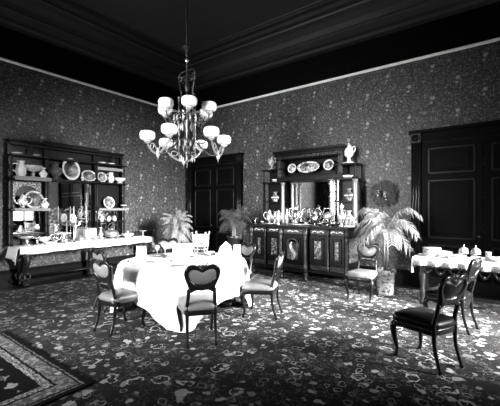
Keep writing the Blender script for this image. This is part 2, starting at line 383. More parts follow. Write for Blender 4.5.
# ------------------------------------------------------------------ chairs
def make_chair(label, leather='leather'):
    t = thing('dining_chair', label, 'chair', group='carved heart-back dining chairs')
    ly = lambda z: -.20-(z-.45)*.24 if z > .45 else -.20-(.45-z)*(.45-z)*.42
    half = [(0,.878),(.03,.895),(.07,.92),(.115,.93),(.16,.918),(.192,.885),(.204,.84),(.200,.795),(.185,.75),(.168,.71),(.153,.67),(.146,.625),(.14,.60),(.115,.605),(.09,.625),(.05,.632),(0,.622)]
    outer = half + [(-a, b) for a, b in half[1:-1]][::-1]
    ih = [(0,.835),(.03,.85),(.07,.87),(.11,.874),(.14,.86),(.157,.83),(.152,.79),(.13,.75),(.09,.72),(.045,.703),(0,.70)]
    inner = ih + [(-a, b) for a, b in ih[1:-1]][::-1]
    # frame ring between two outlines, resampled by angle
    c = Vector((0, .80))
    def cast(poly, a):
        d = Vector((math.cos(a), math.sin(a))); best = 0
        for i in range(len(poly)):
            p = Vector(poly[i])-c; q = Vector(poly[(i+1) % len(poly)])-c; e = q-p
            den = d.x*e.y-d.y*e.x
            if abs(den) < 1e-9: continue
            tt = (p.x*e.y-p.y*e.x)/den; uu = (p.x*d.y-p.y*d.x)/den
            if tt > 0 and -1e-6 <= uu <= 1+1e-6: best = max(best, tt)
        return c+d*best
    n = 72; O = [cast(outer, 2*PI*i/n) for i in range(n)]; I = [cast(inner, 2*PI*i/n) for i in range(n)]
    vs = []; fs = []
    lay = [(1, .0, 0), (1, -.012, -.004), (.75, -.021, 0), (.3, -.018, 0), (0, -.008, 0), (0, .012, 0), (.3, .022, 0), (.75, .024, 0), (1, .014, -.004)]
    for i in range(n):
        for k, off, _ in lay:
            p = I[i]+(O[i]-I[i])*k; vs.append((p.x, ly(p.y)+off, p.y))
    L = len(lay)
    for i in range(n):
        j = (i+1) % n
        for k in range(L): fs.append((i*L+k, i*L+(k+1) % L, j*L+(k+1) % L, j*L+k))
    MB().add(vs, fs, True).build('back_frame', 'wood_chair', t)
    p = MB(); vs = []; fs = []
    for s in (-1, 1):
        o0 = len(vs)
        for k, bulge in ((1, .006), (.85, .017), (.5, .026)):
            for i in range(n):
                q = c+(I[i]-c)*k; vs.append((q.x, ly(q.y)+s*bulge, q.y))
        vs.append((c.x, ly(c.y)+s*.03, c.y))
        for k in range(2):
            for i in range(n): j = (i+1) % n; fs.append((o0+k*n+i, o0+k*n+j, o0+(k+1)*n+j, o0+(k+1)*n+i))
        for i in range(n): fs.append((o0+2*n+i, o0+2*n+(i+1) % n, o0+3*n))
    p.add(vs, fs, True).build('back_pad', leather, t)
    cr = MB()
    for s in (-1, 1):
        cr.tube(smooth_pts([(0, ly(.9)+0, .885), (s*.02, ly(.91), .905), (s*.04, ly(.91), .915), (s*.05, ly(.91), .905), (s*.04, ly(.9), .895)], 3), [.012]*13, 6)
    cr.ball((0, ly(.92), .91), .018, 10, 6, sz=1.1)
    cr.ball((0, ly(.88), .885), .018, 10, 6); cr.build('crest_carving', 'wood_carved', t)
    # seat
    def outline(k):
        pts = []
        for a, b in [(-.175,-.215),(-.09,-.222),(0,-.224),(.09,-.222),(.175,-.215),(.19,-.15),(.205,-.05),(.222,.06),(.235,.15),(.225,.205),(.19,.225),(.12,.235),(.05,.25),(0,.255),(-.05,.25),(-.12,.235),(-.19,.225),(-.225,.205),(-.235,.15),(-.222,.06),(-.205,-.05),(-.19,-.15)]:
            pts.append((a*k, b*k+.0))
        return pts
    def layers(ls):
        b = MB(); vs = []; fs = []; m = 22
        for k, z in ls:
            for a, q in outline(k): vs.append((a, q, z))
        for j in range(len(ls)-1):
            for i in range(m): l = (i+1) % m; fs.append((j*m+i, j*m+l, (j+1)*m+l, (j+1)*m+i))
        fs.append(tuple(range(m))[::-1]); fs.append(tuple((len(ls)-1)*m+i for i in range(m)))
        return b.add(vs, fs, True)
    layers([(.97,.335),(1.0,.345),(1.0,.385),(.98,.395)]).build('seat_rail', 'wood_chair', t)
    layers([(.985,.392),(1.02,.41),(1.02,.435),(.96,.462),(.8,.478),(.5,.488),(.2,.492)]).build('seat_cushion', leather, t)
    for s in (-1, 1):
        st = smooth_pts([(s*.147, ly(.64), .64), (s*.15, ly(.55), .55), (s*.158, ly(.45), .45), (s*.160, -.205, .36), (s*.160, -.215, .2), (s*.162, -.275, .0)], 4)
        MB().tube(st, [.021]*8+[.024]*5+[.02-.0007*i for i in range(8)], 8).build('leg', 'wood_chair', t)
        fl = smooth_pts([(s*.195, .19, .37), (s*.215, .215, .31), (s*.205, .205, .2), (s*.19, .19, .1), (s*.19, .2, .03), (s*.195, .215, 0.0)], 4)
        R = [.036-.0 if i < 3 else .036-.0016*(i-3)*1.2 if i < 15 else .018 for i in range(21)]; R[-1] = .02; R[-2] = .021
        MB().tube(fl, R, 10).build('leg', 'wood_chair', t)
    return t
CY, SY = math.cos(math.radians(36.7)), math.sin(math.radians(36.7))
def fl(lat, d): return (lat*CY-d*SY, lat*SY+d*CY)       # plan position from distance across and ahead of the viewpoint
def face(a, b):                                          # heading so local +Y looks along (a across, b ahead)
    x, y = fl(a, b); return math.atan2(-x, y)
CH = [
 (-.615, 4.02, -.13, .43, 'heart-back dining chair pushed to near side of round table, seen from behind'),
 (-1.68, 4.37, .23, .36, 'heart-back chair at left of round table, nearer of two, pale seat visible'),
 (-2.12, 5.30, .27, .34, 'heart-back chair before the long sideboard table, only its upper back clearly visible'),
 (.16, 4.92, -.39, .13, 'heart-back chair at right side of round table, seen in profile facing left'),
 (1.94, 5.76, -.17, -.22, 'heart-back chair in front of carved sideboard, beside the white palm pot'),
 (1.80, 3.44, -.18, .36, 'chair with leather colour darkened as shade, nearest the camera at lower right, on the carpet'),
 (2.63, 4.42, -.28, .33, 'chair with leather colour darkened as shade, drawn up to fringed side table at far right'),
 (-.25, 5.90, -.35, -.35, 'heart-back chair behind right edge of round table, back pad visible'),
 (-1.66, 6.75, .1, -.5, 'heart-back chair behind round table, only top rail showing left of napkins'),
]
c0 = make_chair(CH[0][4]); cd = None
for i, (a, b, fa, fb, lab) in enumerate(CH):
    x, y = fl(a, b)
    if i == 0: c0.location = (x, y, .0125); c0.rotation_euler.z = face(fa, fb)
    elif i == 5: cd = make_chair(lab, 'leather_shaded'); cd.location = (x, y, .0125); cd.rotation_euler.z = face(fa, fb)
    elif i == 6: dup(cd, (x, y, .0125), face(fa, fb), lab)
    else: dup(c0, (x, y, .0125), face(fa, fb), lab)

# ------------------------------------------------------------------ round table
tx, ty = fl(-1.02, 5.2); R = .94; TZ = .74
t = thing('dining_table', 'large round pedestal dining table hidden under a floor-length white cloth', 'table', (tx, ty, .0125))
MB().lathe([(.0001, TZ-.04), (R-.03, TZ-.04), (R-.01, TZ-.02), (R-.02, TZ-.006), (.0001, TZ-.006)], n=64).build('tabletop', 'wood', t)
MB().lathe([(.0001, .14), (.26, .14), (.26, .2), (.16, .26), (.11, .36), (.16, .5), (.2, .62), (.42, .66), (.45, .7), (.0001, .7)], n=24).build('pedestal', 'wood_chair', t)
for k in range(4):
    a = k*PI/2+.65
    p = smooth_pts([(math.cos(a)*.15, math.sin(a)*.15, .17), (math.cos(a)*.4, math.sin(a)*.4, .17), (math.cos(a)*.62, math.sin(a)*.62, .10), (math.cos(a)*.72, math.sin(a)*.72, .055)], 4)
    MB().tube(p, [.075, .075, .075, .072, .07, .068, .065, .062, .06, .058, .056, .054, .053], 10).build('foot', 'wood_chair', t)
cx_, cy_ = fl(.14, -1.0); corner_ang = math.atan2(cy_, cx_)
def cloth(Rr, half, top, lo, ang0, seed=3, n=288):
    rnd = random.Random(seed); vs = []; fs = []
    ph = [rnd.uniform(0, 6.28) for _ in range(4)]
    rows = [0, .3, .6, .85, .97, 1.0]; T = [.03, .08, .15, .25, .35, .45, .55, .65, .75, .85, .93, 1.0]
    nr = len(rows)-1+len(T)
    vs.append((0, 0, top))
    for i in range(n):
        a = 2*PI*i/n; q = a-ang0; s = a-ang0+PI/4
        Ls = half/max(abs(math.cos(s)), abs(math.sin(s)))-Rr
        cw = max(0, math.cos(4*q))
        fold = .5*math.sin(17*a+ph[0])+.35*math.sin(29*a+ph[1]+.8*math.sin(3*a))+.3*math.sin(11*a+ph[2])
        for k in rows[1:]: vs.append((Rr*k*math.cos(a), Rr*k*math.sin(a), top-(0.006 if k == 1 else 0)))
        for u in T:
            s_ = Ls*u; dz = min(s_, top-lo); ext = max(0, s_-(top-lo))
            rr = Rr+.012+.07*(1-math.exp(-s_*2.2))*cw*.9+.02*min(1, s_*6)+fold*.05*min(1, s_*1.6)*(.5+.8*cw)+ext*.22
            aa = a+ .012*math.sin(23*a+ph[3])*min(1, s_*3)
            vs.append((rr*math.cos(aa), rr*math.sin(aa), top-.006-dz+(.004*fold if ext else 0)+.0))
    for i in range(n):
        j = (i+1) % n; fs.append((0, 1+i*nr, 1+j*nr))
        for k in range(nr-1): fs.append((1+i*nr+k, 1+i*nr+k+1, 1+j*nr+k+1, 1+j*nr+k))
    return MB().add(vs, fs, True)
co = cloth(R, 1.36, TZ+.012, .03, corner_ang).build('tablecloth', 'linen', loc=(tx, ty, .0125))
sm = co.modifiers.new('thickness', 'SOLIDIFY'); sm.thickness = .003; sm.offset = 1
tag(co, 'big square white linen tablecloth draped over the round table, corners reaching the floor', 'tablecloth')
TT = TZ+.012+.0125+.004

# ------------------------------------------------------------------ small ware
def plate(r, name, label, cat, m, group=None, parts=True):
    return tag(MB().lathe([(.0001, 0), (r*.55, 0), (r*.6, .006), (r, .022), (r, .028), (r*.6, .012), (.0001, .01)], n=28).build(name, m), label, cat, group)
def standing_plate(r, name, label, cat, m, loc, heading, sx=1.0, rim=None, group=None):   # leaning upright against what is behind it
    t = thing(name, label, cat, loc, heading, group)
    T = Matrix.Translation((0, 0, r*.98)) @ Matrix.Rotation(math.radians(80), 4, 'X') @ Matrix.Scale(sx, 4, (1, 0, 0))
    MB().lathe([(.0001, 0), (r*.62, 0), (r*.66, .008), (r*.78, .012)], n=32, T=T).build('well', m, t)
    MB().lathe([(r*.76, .006), (r*.78, .014), (r*.97, .024), (r, .020), (r*.97, .012), (r*.76, .004)], n=32, T=T).build('rim', rim or 'china', t)
    return t
def bowl(name, label, cat, m, r, h, foot=.3, stem=0.0, group=None, lid=False, n=24, sx=1, loc=(0,0,0), rz=0):
    t = thing(name, label, cat, loc, rz, group); z = stem
    if stem:
        MB().lathe([(.0001, 0), (r*.55, 0), (r*.5, .012), (r*.14, .03), (r*.10, stem*.5), (r*.18, stem*.62), (r*.1, stem*.75), (r*.2, stem), (.0001, stem)], n=20).build('foot', m, t)
    MB().lathe([(.0001, z), (r*foot, z), (r*.7, z+h*.3), (r*.94, z+h*.7), (r, z+h), (r*.96, z+h), (r*.88, z+h*.7), (r*.6, z+h*.35), (.0001, z+h*.2)], n=n, sx=sx).build('bowl', m, t)
    if lid:
        MB().lathe([(r*.97, z+h), (r*.9, z+h+.25*r), (r*.6, z+h+.52*r), (r*.2, z+h+.62*r), (.02, z+h+.64*r), (.012, z+h+.72*r), (.02, z+h+.8*r), (.0001, z+h+.86*r)], n=n, sx=sx).build('lid', m, t)
    return t
def pot(name, label, cat, m, h, r, loc, rz=0, group=None, handle=True, spout=True, lid=True, twin=False, prof=None):
    t = thing(name, label, cat, loc, rz, group)
    P = prof or [(.0001,0),(.55,0),(.5,.05),(.3,.10),(.38,.16),(.85,.30),(1,.45),(.86,.62),(.5,.74),(.42,.80),(.5,.85)]
    MB().lathe([(a*r, b*h) for a, b in P]+[(.0001, P[-1][1]*h)], n=22).build('body', m, t)
    tz = P[-1][1]*h
    if lid: MB().lathe([(P[-1][0]*r*1.05, tz), (P[-1][0]*r*.8, tz+.05*h), (.25*r, tz+.08*h), (.10*r, tz+.10*h), (.16*r, tz+.13*h), (.0001, tz+.16*h)], n=18).build('lid', m, t)
    if handle:
        for s in ((-1, 1) if twin else (-1,)):
            q = smooth_pts([(s*r*.5, 0, h*.74), (s*r*1.2, 0, h*.82), (s*r*1.75, 0, h*.66), (s*r*1.55, 0, h*.42), (s*r*.9, 0, h*.30)], 4)
            MB().tube(q, .035*h if h < .3 else .012, 6).build('handle', m, t)
    if spout:
        q = smooth_pts([(r*.8, 0, h*.35), (r*1.35, 0, h*.45), (r*1.5, 0, h*.66), (r*1.9, 0, h*.80)], 4)
        MB().tube(q, [r*.22-(r*.13)*i/12 for i in range(13)], 8).build('spout', m, t)
    return t
def jug(name, label, cat, m, h, r, loc, rz=0, group=None):
    return pot(name, label, cat, m, h, r, loc, rz, group, spout=False, lid=False, prof=[(.0001,0),(.7,0),(.72,.04),(.95,.25),(1,.45),(.8,.7),(.62,.85),(.78,1.0),(.7,1.0),(.55,.86)])
def candlestick(label, h, loc, group):
    t = thing('candlestick', label, 'candlestick', loc, 0, group)
    MB().lathe([(.0001,0),(.055,0),(.05,.012),(.02,.03),(.012,.06),(.02,.08),(.009,.11),(.008,h*.5),(.014,h*.53),(.012,h*.56),(.024,h*.6),(.0001,h*.6)], n=16).build('stick', 'silver', t)
    MB().lathe([(.0001,h*.6),(.010,h*.6),(.009,h),(.0001,h)], n=10).build('candle', 'china', t)
    return t
def urn(label, h, r, m, loc, lid=True):
    t = thing('lidded_urn', label, 'urn', loc)
    MB().lathe([(.0001,0),(r*1.5,0),(r*1.5,.012),(r*.5,.03),(r*.3,h*.22),(r*.35,h*.26)], n=20).build('foot', m, t)
    MB().lathe([(.0001,h*.25),(r*.4,h*.26),(r*.95,h*.4),(r,h*.58),(r*.85,h*.7),(r*.5,h*.76),(.0001,h*.76)], n=20).build('body', m, t)
    MB().lathe([(r*.55,h*.76),(r*.6,h*.8),(r*.3,h*.88),(r*.1,h*.9),(r*.16,h*.94),(.0001,h)], n=16).build('lid', m, t)
    for s in (-1, 1):
        MB().tube(smooth_pts([(s*r*.6,0,h*.72),(s*r*1.25,0,h*.78),(s*r*1.35,0,h*.6),(s*r*.95,0,h*.48)],4), .009, 6).build('handle', m, t)
    return t
def vase(name, label, h, r, m, loc, n=18):
    t = thing(name, label, 'vase', loc)
    MB().lathe([(.0001,0),(r*.6,0),(r*.55,.02*h),(r,h*.35),(r*.95,h*.5),(r*.4,h*.75),(r*.38,h*.85),(r*.7,h),(r*.6,h),(r*.3,h*.85),(.0001,h*.8)], n=n).build('body', m, t)
    MB().lathe([(r*.99,h*.38),(r*1.03,h*.42),(r*.98,h*.47)], n=n).build('band', 'gilt', t)
    return t

# ware on the dining table (positions across / ahead)
def on(lat, d, z=TT): x, y = fl(lat, d); return (x, y, z)
def napkin(label, loc, rz, w=.2, h=.2, peak=True):
    t = thing('folded_napkin', label, 'napkin', loc, rz, 'starched folded napkins on the round table')
    b = MB(); n = 20; vs = []; fs = []
    prof = [(0, 1.0), (.5, .97), (1, .86)]
    for j in range(6):
        k = j/5
        for i in range(n):
            a = 2*PI*i/n; rr = (1-.28*k if peak else 1-.1*k)
            ca, sa = math.cos(a), math.sin(a)
            sq = 1/max(abs(ca), abs(sa))**.6
            zz = h*k*(1 if not peak else (1-.42*abs(ca)*k))
            vs.append((w/2*rr*ca*sq, w*.36*rr*sa*sq*(1-.55*k), zz))
    for j in range(5):
        for i in range(n): l = (i+1) % n; fs.append((j*n+i, j*n+l, (j+1)*n+l, (j+1)*n+i))
    vs.append((0, 0, h*.93)); 
    for i in range(n): fs.append((5*n+i, 5*n+(i+1) % n, len(vs)-1))
    b.add(vs, fs, True).build('standing_fold', 'linen', t)
    MB().box(-w*.62, w*.62, -w*.3, w*.3, 0, .014).build('bottom_fold', 'linen', t, bevel=.004)
    return t
napkin('tall boxy white folded napkin at centre of the round table, left of openwork stand', on(-1.09, 5.42), .7, .34, .23, False)
napkin('white folded napkin standing at left rim of the round table', on(-1.72, 5.30), .5, .17, .20, False)
napkin('pointed white folded napkin right of openwork stand on round table', on(-.40, 5.55), .6, .27, .25, True)
napkin('narrow upright white napkin near right rim of round table', on(-.21, 5.48), .6, .12, .20, False)
for lat, d, lab in ((-1.55, 5.6, 'white dinner plate at back left of round table'), (-1.45, 4.75, 'white dinner plate at left front of round table'), (-.95, 4.45, 'white dinner plate before the near heart-back chair'),
                    (-.35, 5.05, 'white dinner plate at right front of round table, by profile chair'), (-.75, 5.95, 'white dinner plate at back of round table beside openwork stand')):
    p = plate(.125, 'dinner_plate', lab, 'plate', 'china', 'dinner plates on the round table'); p.location = on(lat, d)
for lat, d, lab in ((-1.83, 5.05, 'silver fork lying near left rim of round table'), (-1.2, 5.1, 'silver fork left of the boxy napkin front'), (-.62, 4.85, 'silver fork beside near right plate on round table'), (-.28, 5.3, 'silver fork before the narrow napkin')):
    t = thing('fork', lab, 'fork', on(lat, d, TT+.004), .9, 'forks on the round table')
    MB().tube([(0, -.11, 0), (0, .03, 0)], [.010, .005], 6).build('handle', 'brass_dark', t)
    b = MB().box(-.011, .011, .03, .05, -.001, .002)
    for k in range(3): b.box(-.011+.009*k, -.007+.009*k, .05, .09, -.001, .002)
    b.build('tines', 'brass_dark', t)
for lat, d, lab in ((-1.38, 5.38, 'small dark salt cellar left of boxy napkin'), (-.93, 5.35, 'small dark salt cellar right of boxy napkin'), (-.62, 5.6, 'small dark salt cellar between openwork stand and pointed napkin')):
    bowl('salt_cellar', lab, 'salt cellar', 'brass_dark', .045, .045, group='salt cellars on the round table', loc=on(lat, d))
for lat, d, lab in ((-1.62, 5.85, 'clear goblet at back left rim of round table, leftmost'), (-1.5, 5.92, 'clear goblet at back left rim of round table, next to leftmost'), (-.5, 4.6, 'clear goblet at right front of round table')):
    t = thing('goblet', lab, 'glass', on(lat, d), 0, 'goblets on the round table')
    MB().lathe([(.0001,0),(.032,0),(.03,.004),(.005,.01),(.005,.06),(.0001,.065)], n=16).build('stem', 'glass', t)
    MB().lathe([(.004,.06),(.03,.08),(.036,.11),(.033,.15),(.031,.15),(.033,.11),(.002,.07)], n=16).build('cup', 'glass', t)
# openwork stand
t = thing('openwork_stand', 'pale openwork table stand with arched legs and square basket, back of round table', 'table stand', on(-.87, 5.93), .5)
b = MB()
for sx in (-1, 1):
    for sy in (-1, 1):
        b.tube(smooth_pts([(sx*.10, sy*.10, 0), (sx*.085, sy*.085, .06), (sx*.10, sy*.10, .12), (sx*.11, sy*.11, .30), (sx*.12, sy*.12, .36)], 3), .009, 6)
        b.ball((sx*.12, sy*.12, .37), .016, 8, 6)
for z in (.075, .13, .33):
    for (p, q) in (((-.1,-.1),(.1,-.1)), ((.1,-.1),(.1,.1)), ((.1,.1),(-.1,.1)), ((-.1,.1),(-.1,-.1))): b.tube([(p[0], p[1], z), (q[0], q[1], z)], .008, 6)
for s in (-1, 1):
    for k in range(5):
        x = -.08+.04*k; b.tube([(x, s*.1, .13), (x, s*.1, .2)], .004, 5); b.tube([(s*.1, x, .13), (s*.1, x, .2)], .004, 5)
b.build('frame', 'painted_fine', t)
MB().lathe([(.0001,.19),(.10,.19),(.125,.23),(.13,.30),(.12,.32),(.06,.34),(.0001,.345)], n=16).build('basket', 'basket', t)
MB().box(-.1,.1,-.1,.1,.07,.08).build('tray', 'silver', t)

# ------------------------------------------------------------------ sideboard A : long cloth-covered console with an etagere
ta = thing('console_table', 'long carved dark console table under white runner cloth against the left wall', 'table', (-7.72, 4.08, 0))
L0, L1 = -1.52, 1.52
MB().box(-.22, .25, L0, L1, .76, .795).build('tabletop', 'wood', ta, bevel=.008)
b = MB().box(-.19, .19, L0+.05, L1-.05, .64, .76)
for k in range(34):
    y = L0+.12+k*(L1-L0-.24)/33; b.ball((.195, y, .65), .020, 8, 6)
for k in range(16):
    y = L0+.2+k*(L1-L0-.4)/15; b.tube(arc3 := [(.195, y+.075*math.cos(a), .64-.045*math.sin(a)) for a in [PI*i/8 for i in range(9)]], .008, 5)
b.build('apron', 'wood_carved', ta)
b = MB()
for k in range(17):
    y = L0+.2+(k-.5)*(L1-L0-.4)/15; b.ball((.21, y, .625), .022, 8, 6, sz=1.3)
for k in range(17):
    y = L0+.2+(k-.5)*(L1-L0-.4)/15; MB().ball((.21, y, .625), .022, 8, 6, sz=1.3).build('apron_drop', 'wood_carved', ta)
def cab_leg(x, y, s):
    b = MB(); q = smooth_pts([(x, y, .70), (x+.05*s, y, .62), (x+.09*s, y, .53), (x+.06*s, y, .42), (x-.02*s, y, .31), (x-.05*s, y, .21), (x-.02*s, y, .11), (x+.05*s, y, .04)], 4)
    n_ = len(q); b.tube(q, [.085-.05*min(1, i_/(n_-7)) if i_ < n_-5 else .036+.007*(i_-n_+5) for i_ in range(n_)], 12)
    b.ball((x+.11*s, y, .55), .05, 10, 8); b.ball((x+.05*s, y, .045), .062, 12, 8, sz=.7)
    for k in range(5): b.ball((x+.07*s+.02, y-.06+.03*k, .635-.012*abs(k-2)), .024, 8, 6)
    for k in range(4): b.ball((x+.08*s-.025*k*s, y, .49-.055*k), .066-.008*k, 10, 6, sz=.3)
    for sg in (-1, 1):       # scroll leaves either side of the knee and foot
        b.tube(smooth_pts([(x+.06*s, y+sg*.05, .66), (x+.05*s, y+sg*.13, .63), (x+.04*s, y+sg*.17, .57), (x+.05*s, y+sg*.12, .53), (x+.05*s, y+sg*.10, .58)], 4), .018, 6)
        b.tube(smooth_pts([(x-.03*s, y+sg*.03, .25), (x-.02*s, y+sg*.09, .22), (x-.0*s, y+sg*.08, .15), (x, y+sg*.03, .13)], 4), .015, 6)
    for k in range(3): b.ball((x+.09*s, y-.035+.035*k, .03), .026, 8, 6)
    b.build('leg', 'wood_carved', ta)
for y in (L0+.13, L1-.13): cab_leg(.10, y, 1); cab_leg(-.12, y, .6)
MB().tube([(0, L0+.13, .16), (0, L1-.13, .16)], .03, 8).build('stretcher', 'wood', ta)
MB().lathe([(.0001,0.0),(.09,0),(.09,.05),(.05,.1),(.04,.2),(.06,.3),(.06,.5),(.08,.64)], c=(.0,0,0), n=14).build('center_post', 'wood_carved', ta)
# runner cloth
b = MB(); vs = []; fs = []; ny = 120
sec = [(-.255, .80), (-.1, .803), (.1, .803), (.255, .801), (.268, .79), (.273, .74), (.275, .69), (.277, .665)]
for i in range(ny+1):
    y = L0-.02+(L1-L0+.04)*i/ny
    for k, (x, z) in enumerate(sec):
        w = math.sin(y*9)+.6*math.sin(y*23+1); dx = (.004*w*max(0, k-4)) ; dz = (-.010*math.sin(y*4.1)-.004*w if k == len(sec)-1 else 0)
        vs.append((x+dx, y, z+dz))
n = len(sec)
for i in range(ny):
    for k in range(n-1): fs.append((i*n+k, i*n+k+1, (i+1)*n+k+1, (i+1)*n+k))
b.add(vs, fs, True)
for s, L in ((-1, L0-.02), (1, L1+.02)):      # ends hanging over
    vs = []; fs = []
    for i in range(25):
        x = -.255+.53*i/24; f = .016*math.sin(i*1.15); dz = [0, .03, .1, .17, .235+(.10*max(0, (i-16)/8))]
        for k, z in enumerate(dz): vs.append((x, L+s*(.0 if k == 0 else .02+.012*k+f*k/4), .801-z))
    for i in range(24):
        for k in range(4): fs.append((i*5+k, i*5+k+1, (i+1)*5+k+1, (i+1)*5+k))
    b.add(vs, fs, True)
cl = b.build('runner_cloth', 'linen', loc=(-7.72, 4.08, 0)); so = cl.modifiers.new('t', 'SOLIDIFY'); so.thickness = .003; so.offset = 1
tag(cl, 'long white runner cloth draped over the carved console table at left', 'tablecloth')
ZT = .8075
# etagere : local y along wall, origin at wall
e = thing('etagere', 'tall carved dark mirrored etagere with shelves standing on the console table at left', 'shelf unit', (XA+.02, 0, ZT))
z = lambda h: h-ZT
def sh(y0, y1, h, d=.26, th=.035, name='shelf', m='wood'): return MB().box(0, d, y0, y1, z(h)-th, z(h)).build(name, m, e, bevel=.006)
AY = [2.50, 3.17, 4.26, 4.98]
b = MB().box(.0, .03, AY[0], AY[3], z(ZT), z(2.9)); b.build('back_panel', 'wood', e)
for y in AY:
    pb = MB()
    hh = 2.9
    pb.box(.02, .10, y-.03, y+.03, z(ZT), z(hh))
    zz = ZT+.02
    pb.lathe([(.03,0),(.03,.05),(.018,.08),(.026,.2),(.018,.34),(.03,.38),(.03,.42),(.018,.46),(.025,.6),(.018,.70),(.028,.74)], c=(.225, y, z(ZT)), n=12)
    pb.lathe([(.028,0),(.018,.06),(.024,.3),(.018,.55),(.028,.62)], c=(.225, y, z(1.555)), n=12)
    pb.lathe([(.026,0),(.015,.05),(.02,.22),(.015,.4),(.024,.44)], c=(.225, y, z(2.2)), n=12)
    pb.build('post', 'wood', e)
for y0, y1 in ((AY[0]-.02, AY[1]+.03), (AY[2]-.03, AY[3]+.08)):
    sh(y0, y1, 1.555); sh(y0, y1, 2.66, .25); 
    MB().box(.262, .272, y0+.06, y1, z(1.51), z(1.565)).build('fretwork_band', 'fret', e)
sh(AY[0]-.02, AY[3]+.08, 2.2, .27)
MB().box(.02, .33, AY[0]-.01, AY[1]+.03, z(2.16), z(2.2)).build('shelf', 'wood', e)
MB().box(.33, .34, AY[0]+.02, AY[1]+.02, z(2.13), z(2.21)).build('fretwork_band', 'fret', e)
MB().box(.03, .20, AY[2]+.03, AY[3]-.02, z(2.50), z(2.57)).build('fretwork_band', 'fret', e)
for y0, y1, h0, h1 in ((AY[0]+.05, AY[1]-.05, 1.0, 1.50), (AY[1]+.05, AY[2]-.05, ZT+.06, 2.14), (AY[2]+.05, AY[3]-.05, ZT+.06, 1.5)):
    MB().box(.024, .034, y0, y1, z(h0), z(h1)).build('mirror_panel', 'mirror', e)
# arched light surround in left niche
ar = MB(); o = [(AY[0]+.07, 1.6), (AY[0]+.07, 2.12), (AY[1]-.07, 2.12), (AY[1]-.07, 1.6), (AY[1]-.12, 1.6)] + [((AY[0]+AY[1])/2+.22*math.cos(a), 1.82+.22*math.sin(a)) for a in [PI*i/14 for i in range(15)]] + [(AY[0]+.12, 1.6)]
ar.slab(o, .03, .045, lambda a, bb, t: (t, a, z(bb))); ar.build('arched_panel', 'burl', e)
MB().box(0, .17, AY[0]-.03, AY[3]+.06, z(2.92), z(2.97)).box(0, .13, AY[0], AY[3]+.03, z(2.85), z(2.92)).box(0, .25, AY[1]-.0, AY[2]+.0, z(2.62), z(2.67)).build('cornice', 'wood', e, bevel=.01)
MB().box(.0, .22, AY[1]-.06, AY[2]+.06, z(2.90), z(3.0)).build('centre_cornice', 'wood', e, bevel=.015)
for y in (AY[0]+.36, AY[2]+.44):
    MB().lathe([(.028,0),(.03,.015),(.012,.04),(.026,.09),(.02,.12),(.008,.14),(.012,.18),(.0001,.26)], c=(.20, y, z(2.66)), n=12).build('finial', 'wood_carved', e)
MB().box(0.03, .2, AY[0]+.06, AY[1]-.06, z(1.02), z(1.045)).build('ledge', 'wood', e)
# ware on the etagere (X about -7.85)
XE = XA+.17
S2, S1, S3 = 2.201, 1.556, 2.661
jug('pitcher', 'white pitcher at left end of upper etagere shelf', 'pitcher', 'china', .33, .095, (XE+.02, 2.68, S2), PI/2)
bowl('punch_bowl', 'footed cut-glass punch bowl on upper left etagere shelf', 'bowl', 'painted_fine', .18, .13, stem=.12, loc=(XE+.03, 2.90, S2))
vase('vase', 'small white shell-like vase between punch bowl and ribbed ginger jar', .22, .075, 'china', (XE+.09, 3.07, S2))
pot('ginger_jar', 'large grey patterned ginger jar on the upper shelf left of fish-painted plate', 'jar', 'painted_grey', .38, .155, (XE+.0, 3.34, S2), handle=False, spout=False)
standing_plate(.255, 'display_plate', 'tall painted display plate with dark bird motif standing in etagere centre', 'plate', 'painted', (XE-.0, 3.68, S2), PI/2, .78)
standing_plate(.135, 'display_plate', 'wide oval painted dish standing right of the bird plate', 'plate', 'painted_fine', (XE, 4.09, S2), PI/2, 1.4, 'painted_fine')
MB_ = vase('vase', 'small figured vase between the bird plate and the oval dish', .15, .04, 'painted_fine', (XE+.09, 3.90, S2))
standing_plate(.125, 'display_plate', 'white figured plate leaning in upper right etagere niche', 'plate', 'painted_fine', (XE-.0, 4.42, S2), PI/2, 1.0, 'painted_fine')
jug('pitcher', 'white patterned pitcher in the upper right etagere niche', 'pitcher', 'painted', .26, .085, (XE+.02, 4.64, S2), PI/2)
bowl('shell_dish', 'pale shell-shaped dish at right end of upper etagere shelf', 'dish', 'china', .15, .10, stem=.03, loc=(XE+.04, 4.87, S2))
pot('teapot', 'white china teapot on left middle shelf of the etagere', 'teapot', 'painted', .30, .095, (XE+.04, 2.70, S1), -PI/2)
standing_plate(.19, 'display_plate', 'round patterned plate in arched left niche of etagere', 'plate', 'painted_fine', (XE-.02, 2.93, S1), PI/2, 1.0, 'painted_fine')
vase('vase', 'small bulbous painted vase beside niche plate on middle shelf', .22, .085, 'painted', (XE+.05, 3.11, S1))
standing_plate(.15, 'display_plate', 'round white painted plate on middle right etagere shelf', 'plate', 'painted', (XE-.03, 4.62, S1), PI/2, 1.0, 'painted')
vase('vase', 'small dark round vase at right end of middle etagere shelf', .20, .075, 'brass', (XE+.05, 4.98, S1))
for y, lab in ((2.62, 'saucer propped flat at left end of the etagere top'), (2.95, 'saucer lying flat on left tower of the etagere top'), (4.42, 'saucer lying flat on right tower of the etagere top'), (4.66, 'saucer near carved finial on right tower of the etagere')):
    p = plate(.10, 'saucer', lab, 'saucer', 'china', 'saucers on top of the etagere'); p.location = (XE, y, S3)
for y, lab, h in ((4.42, 'small white jug standing under right shelf of etagere, leftmost', .17), (4.60, 'small figured cup under right shelf of etagere', .11), (4.76, 'small pale jug under right shelf of etagere, rightmost', .13)):
    jug('cream_jug', lab, 'jug', 'painted', h, .045, (XE+.0, y, 1.24), 1.2, 'cream jugs under the right etagere shelf')
MB().box(0.03, .24, AY[2]+.04, AY[3]-.04, z(1.21), z(1.239)).build('shelf', 'wood', e)
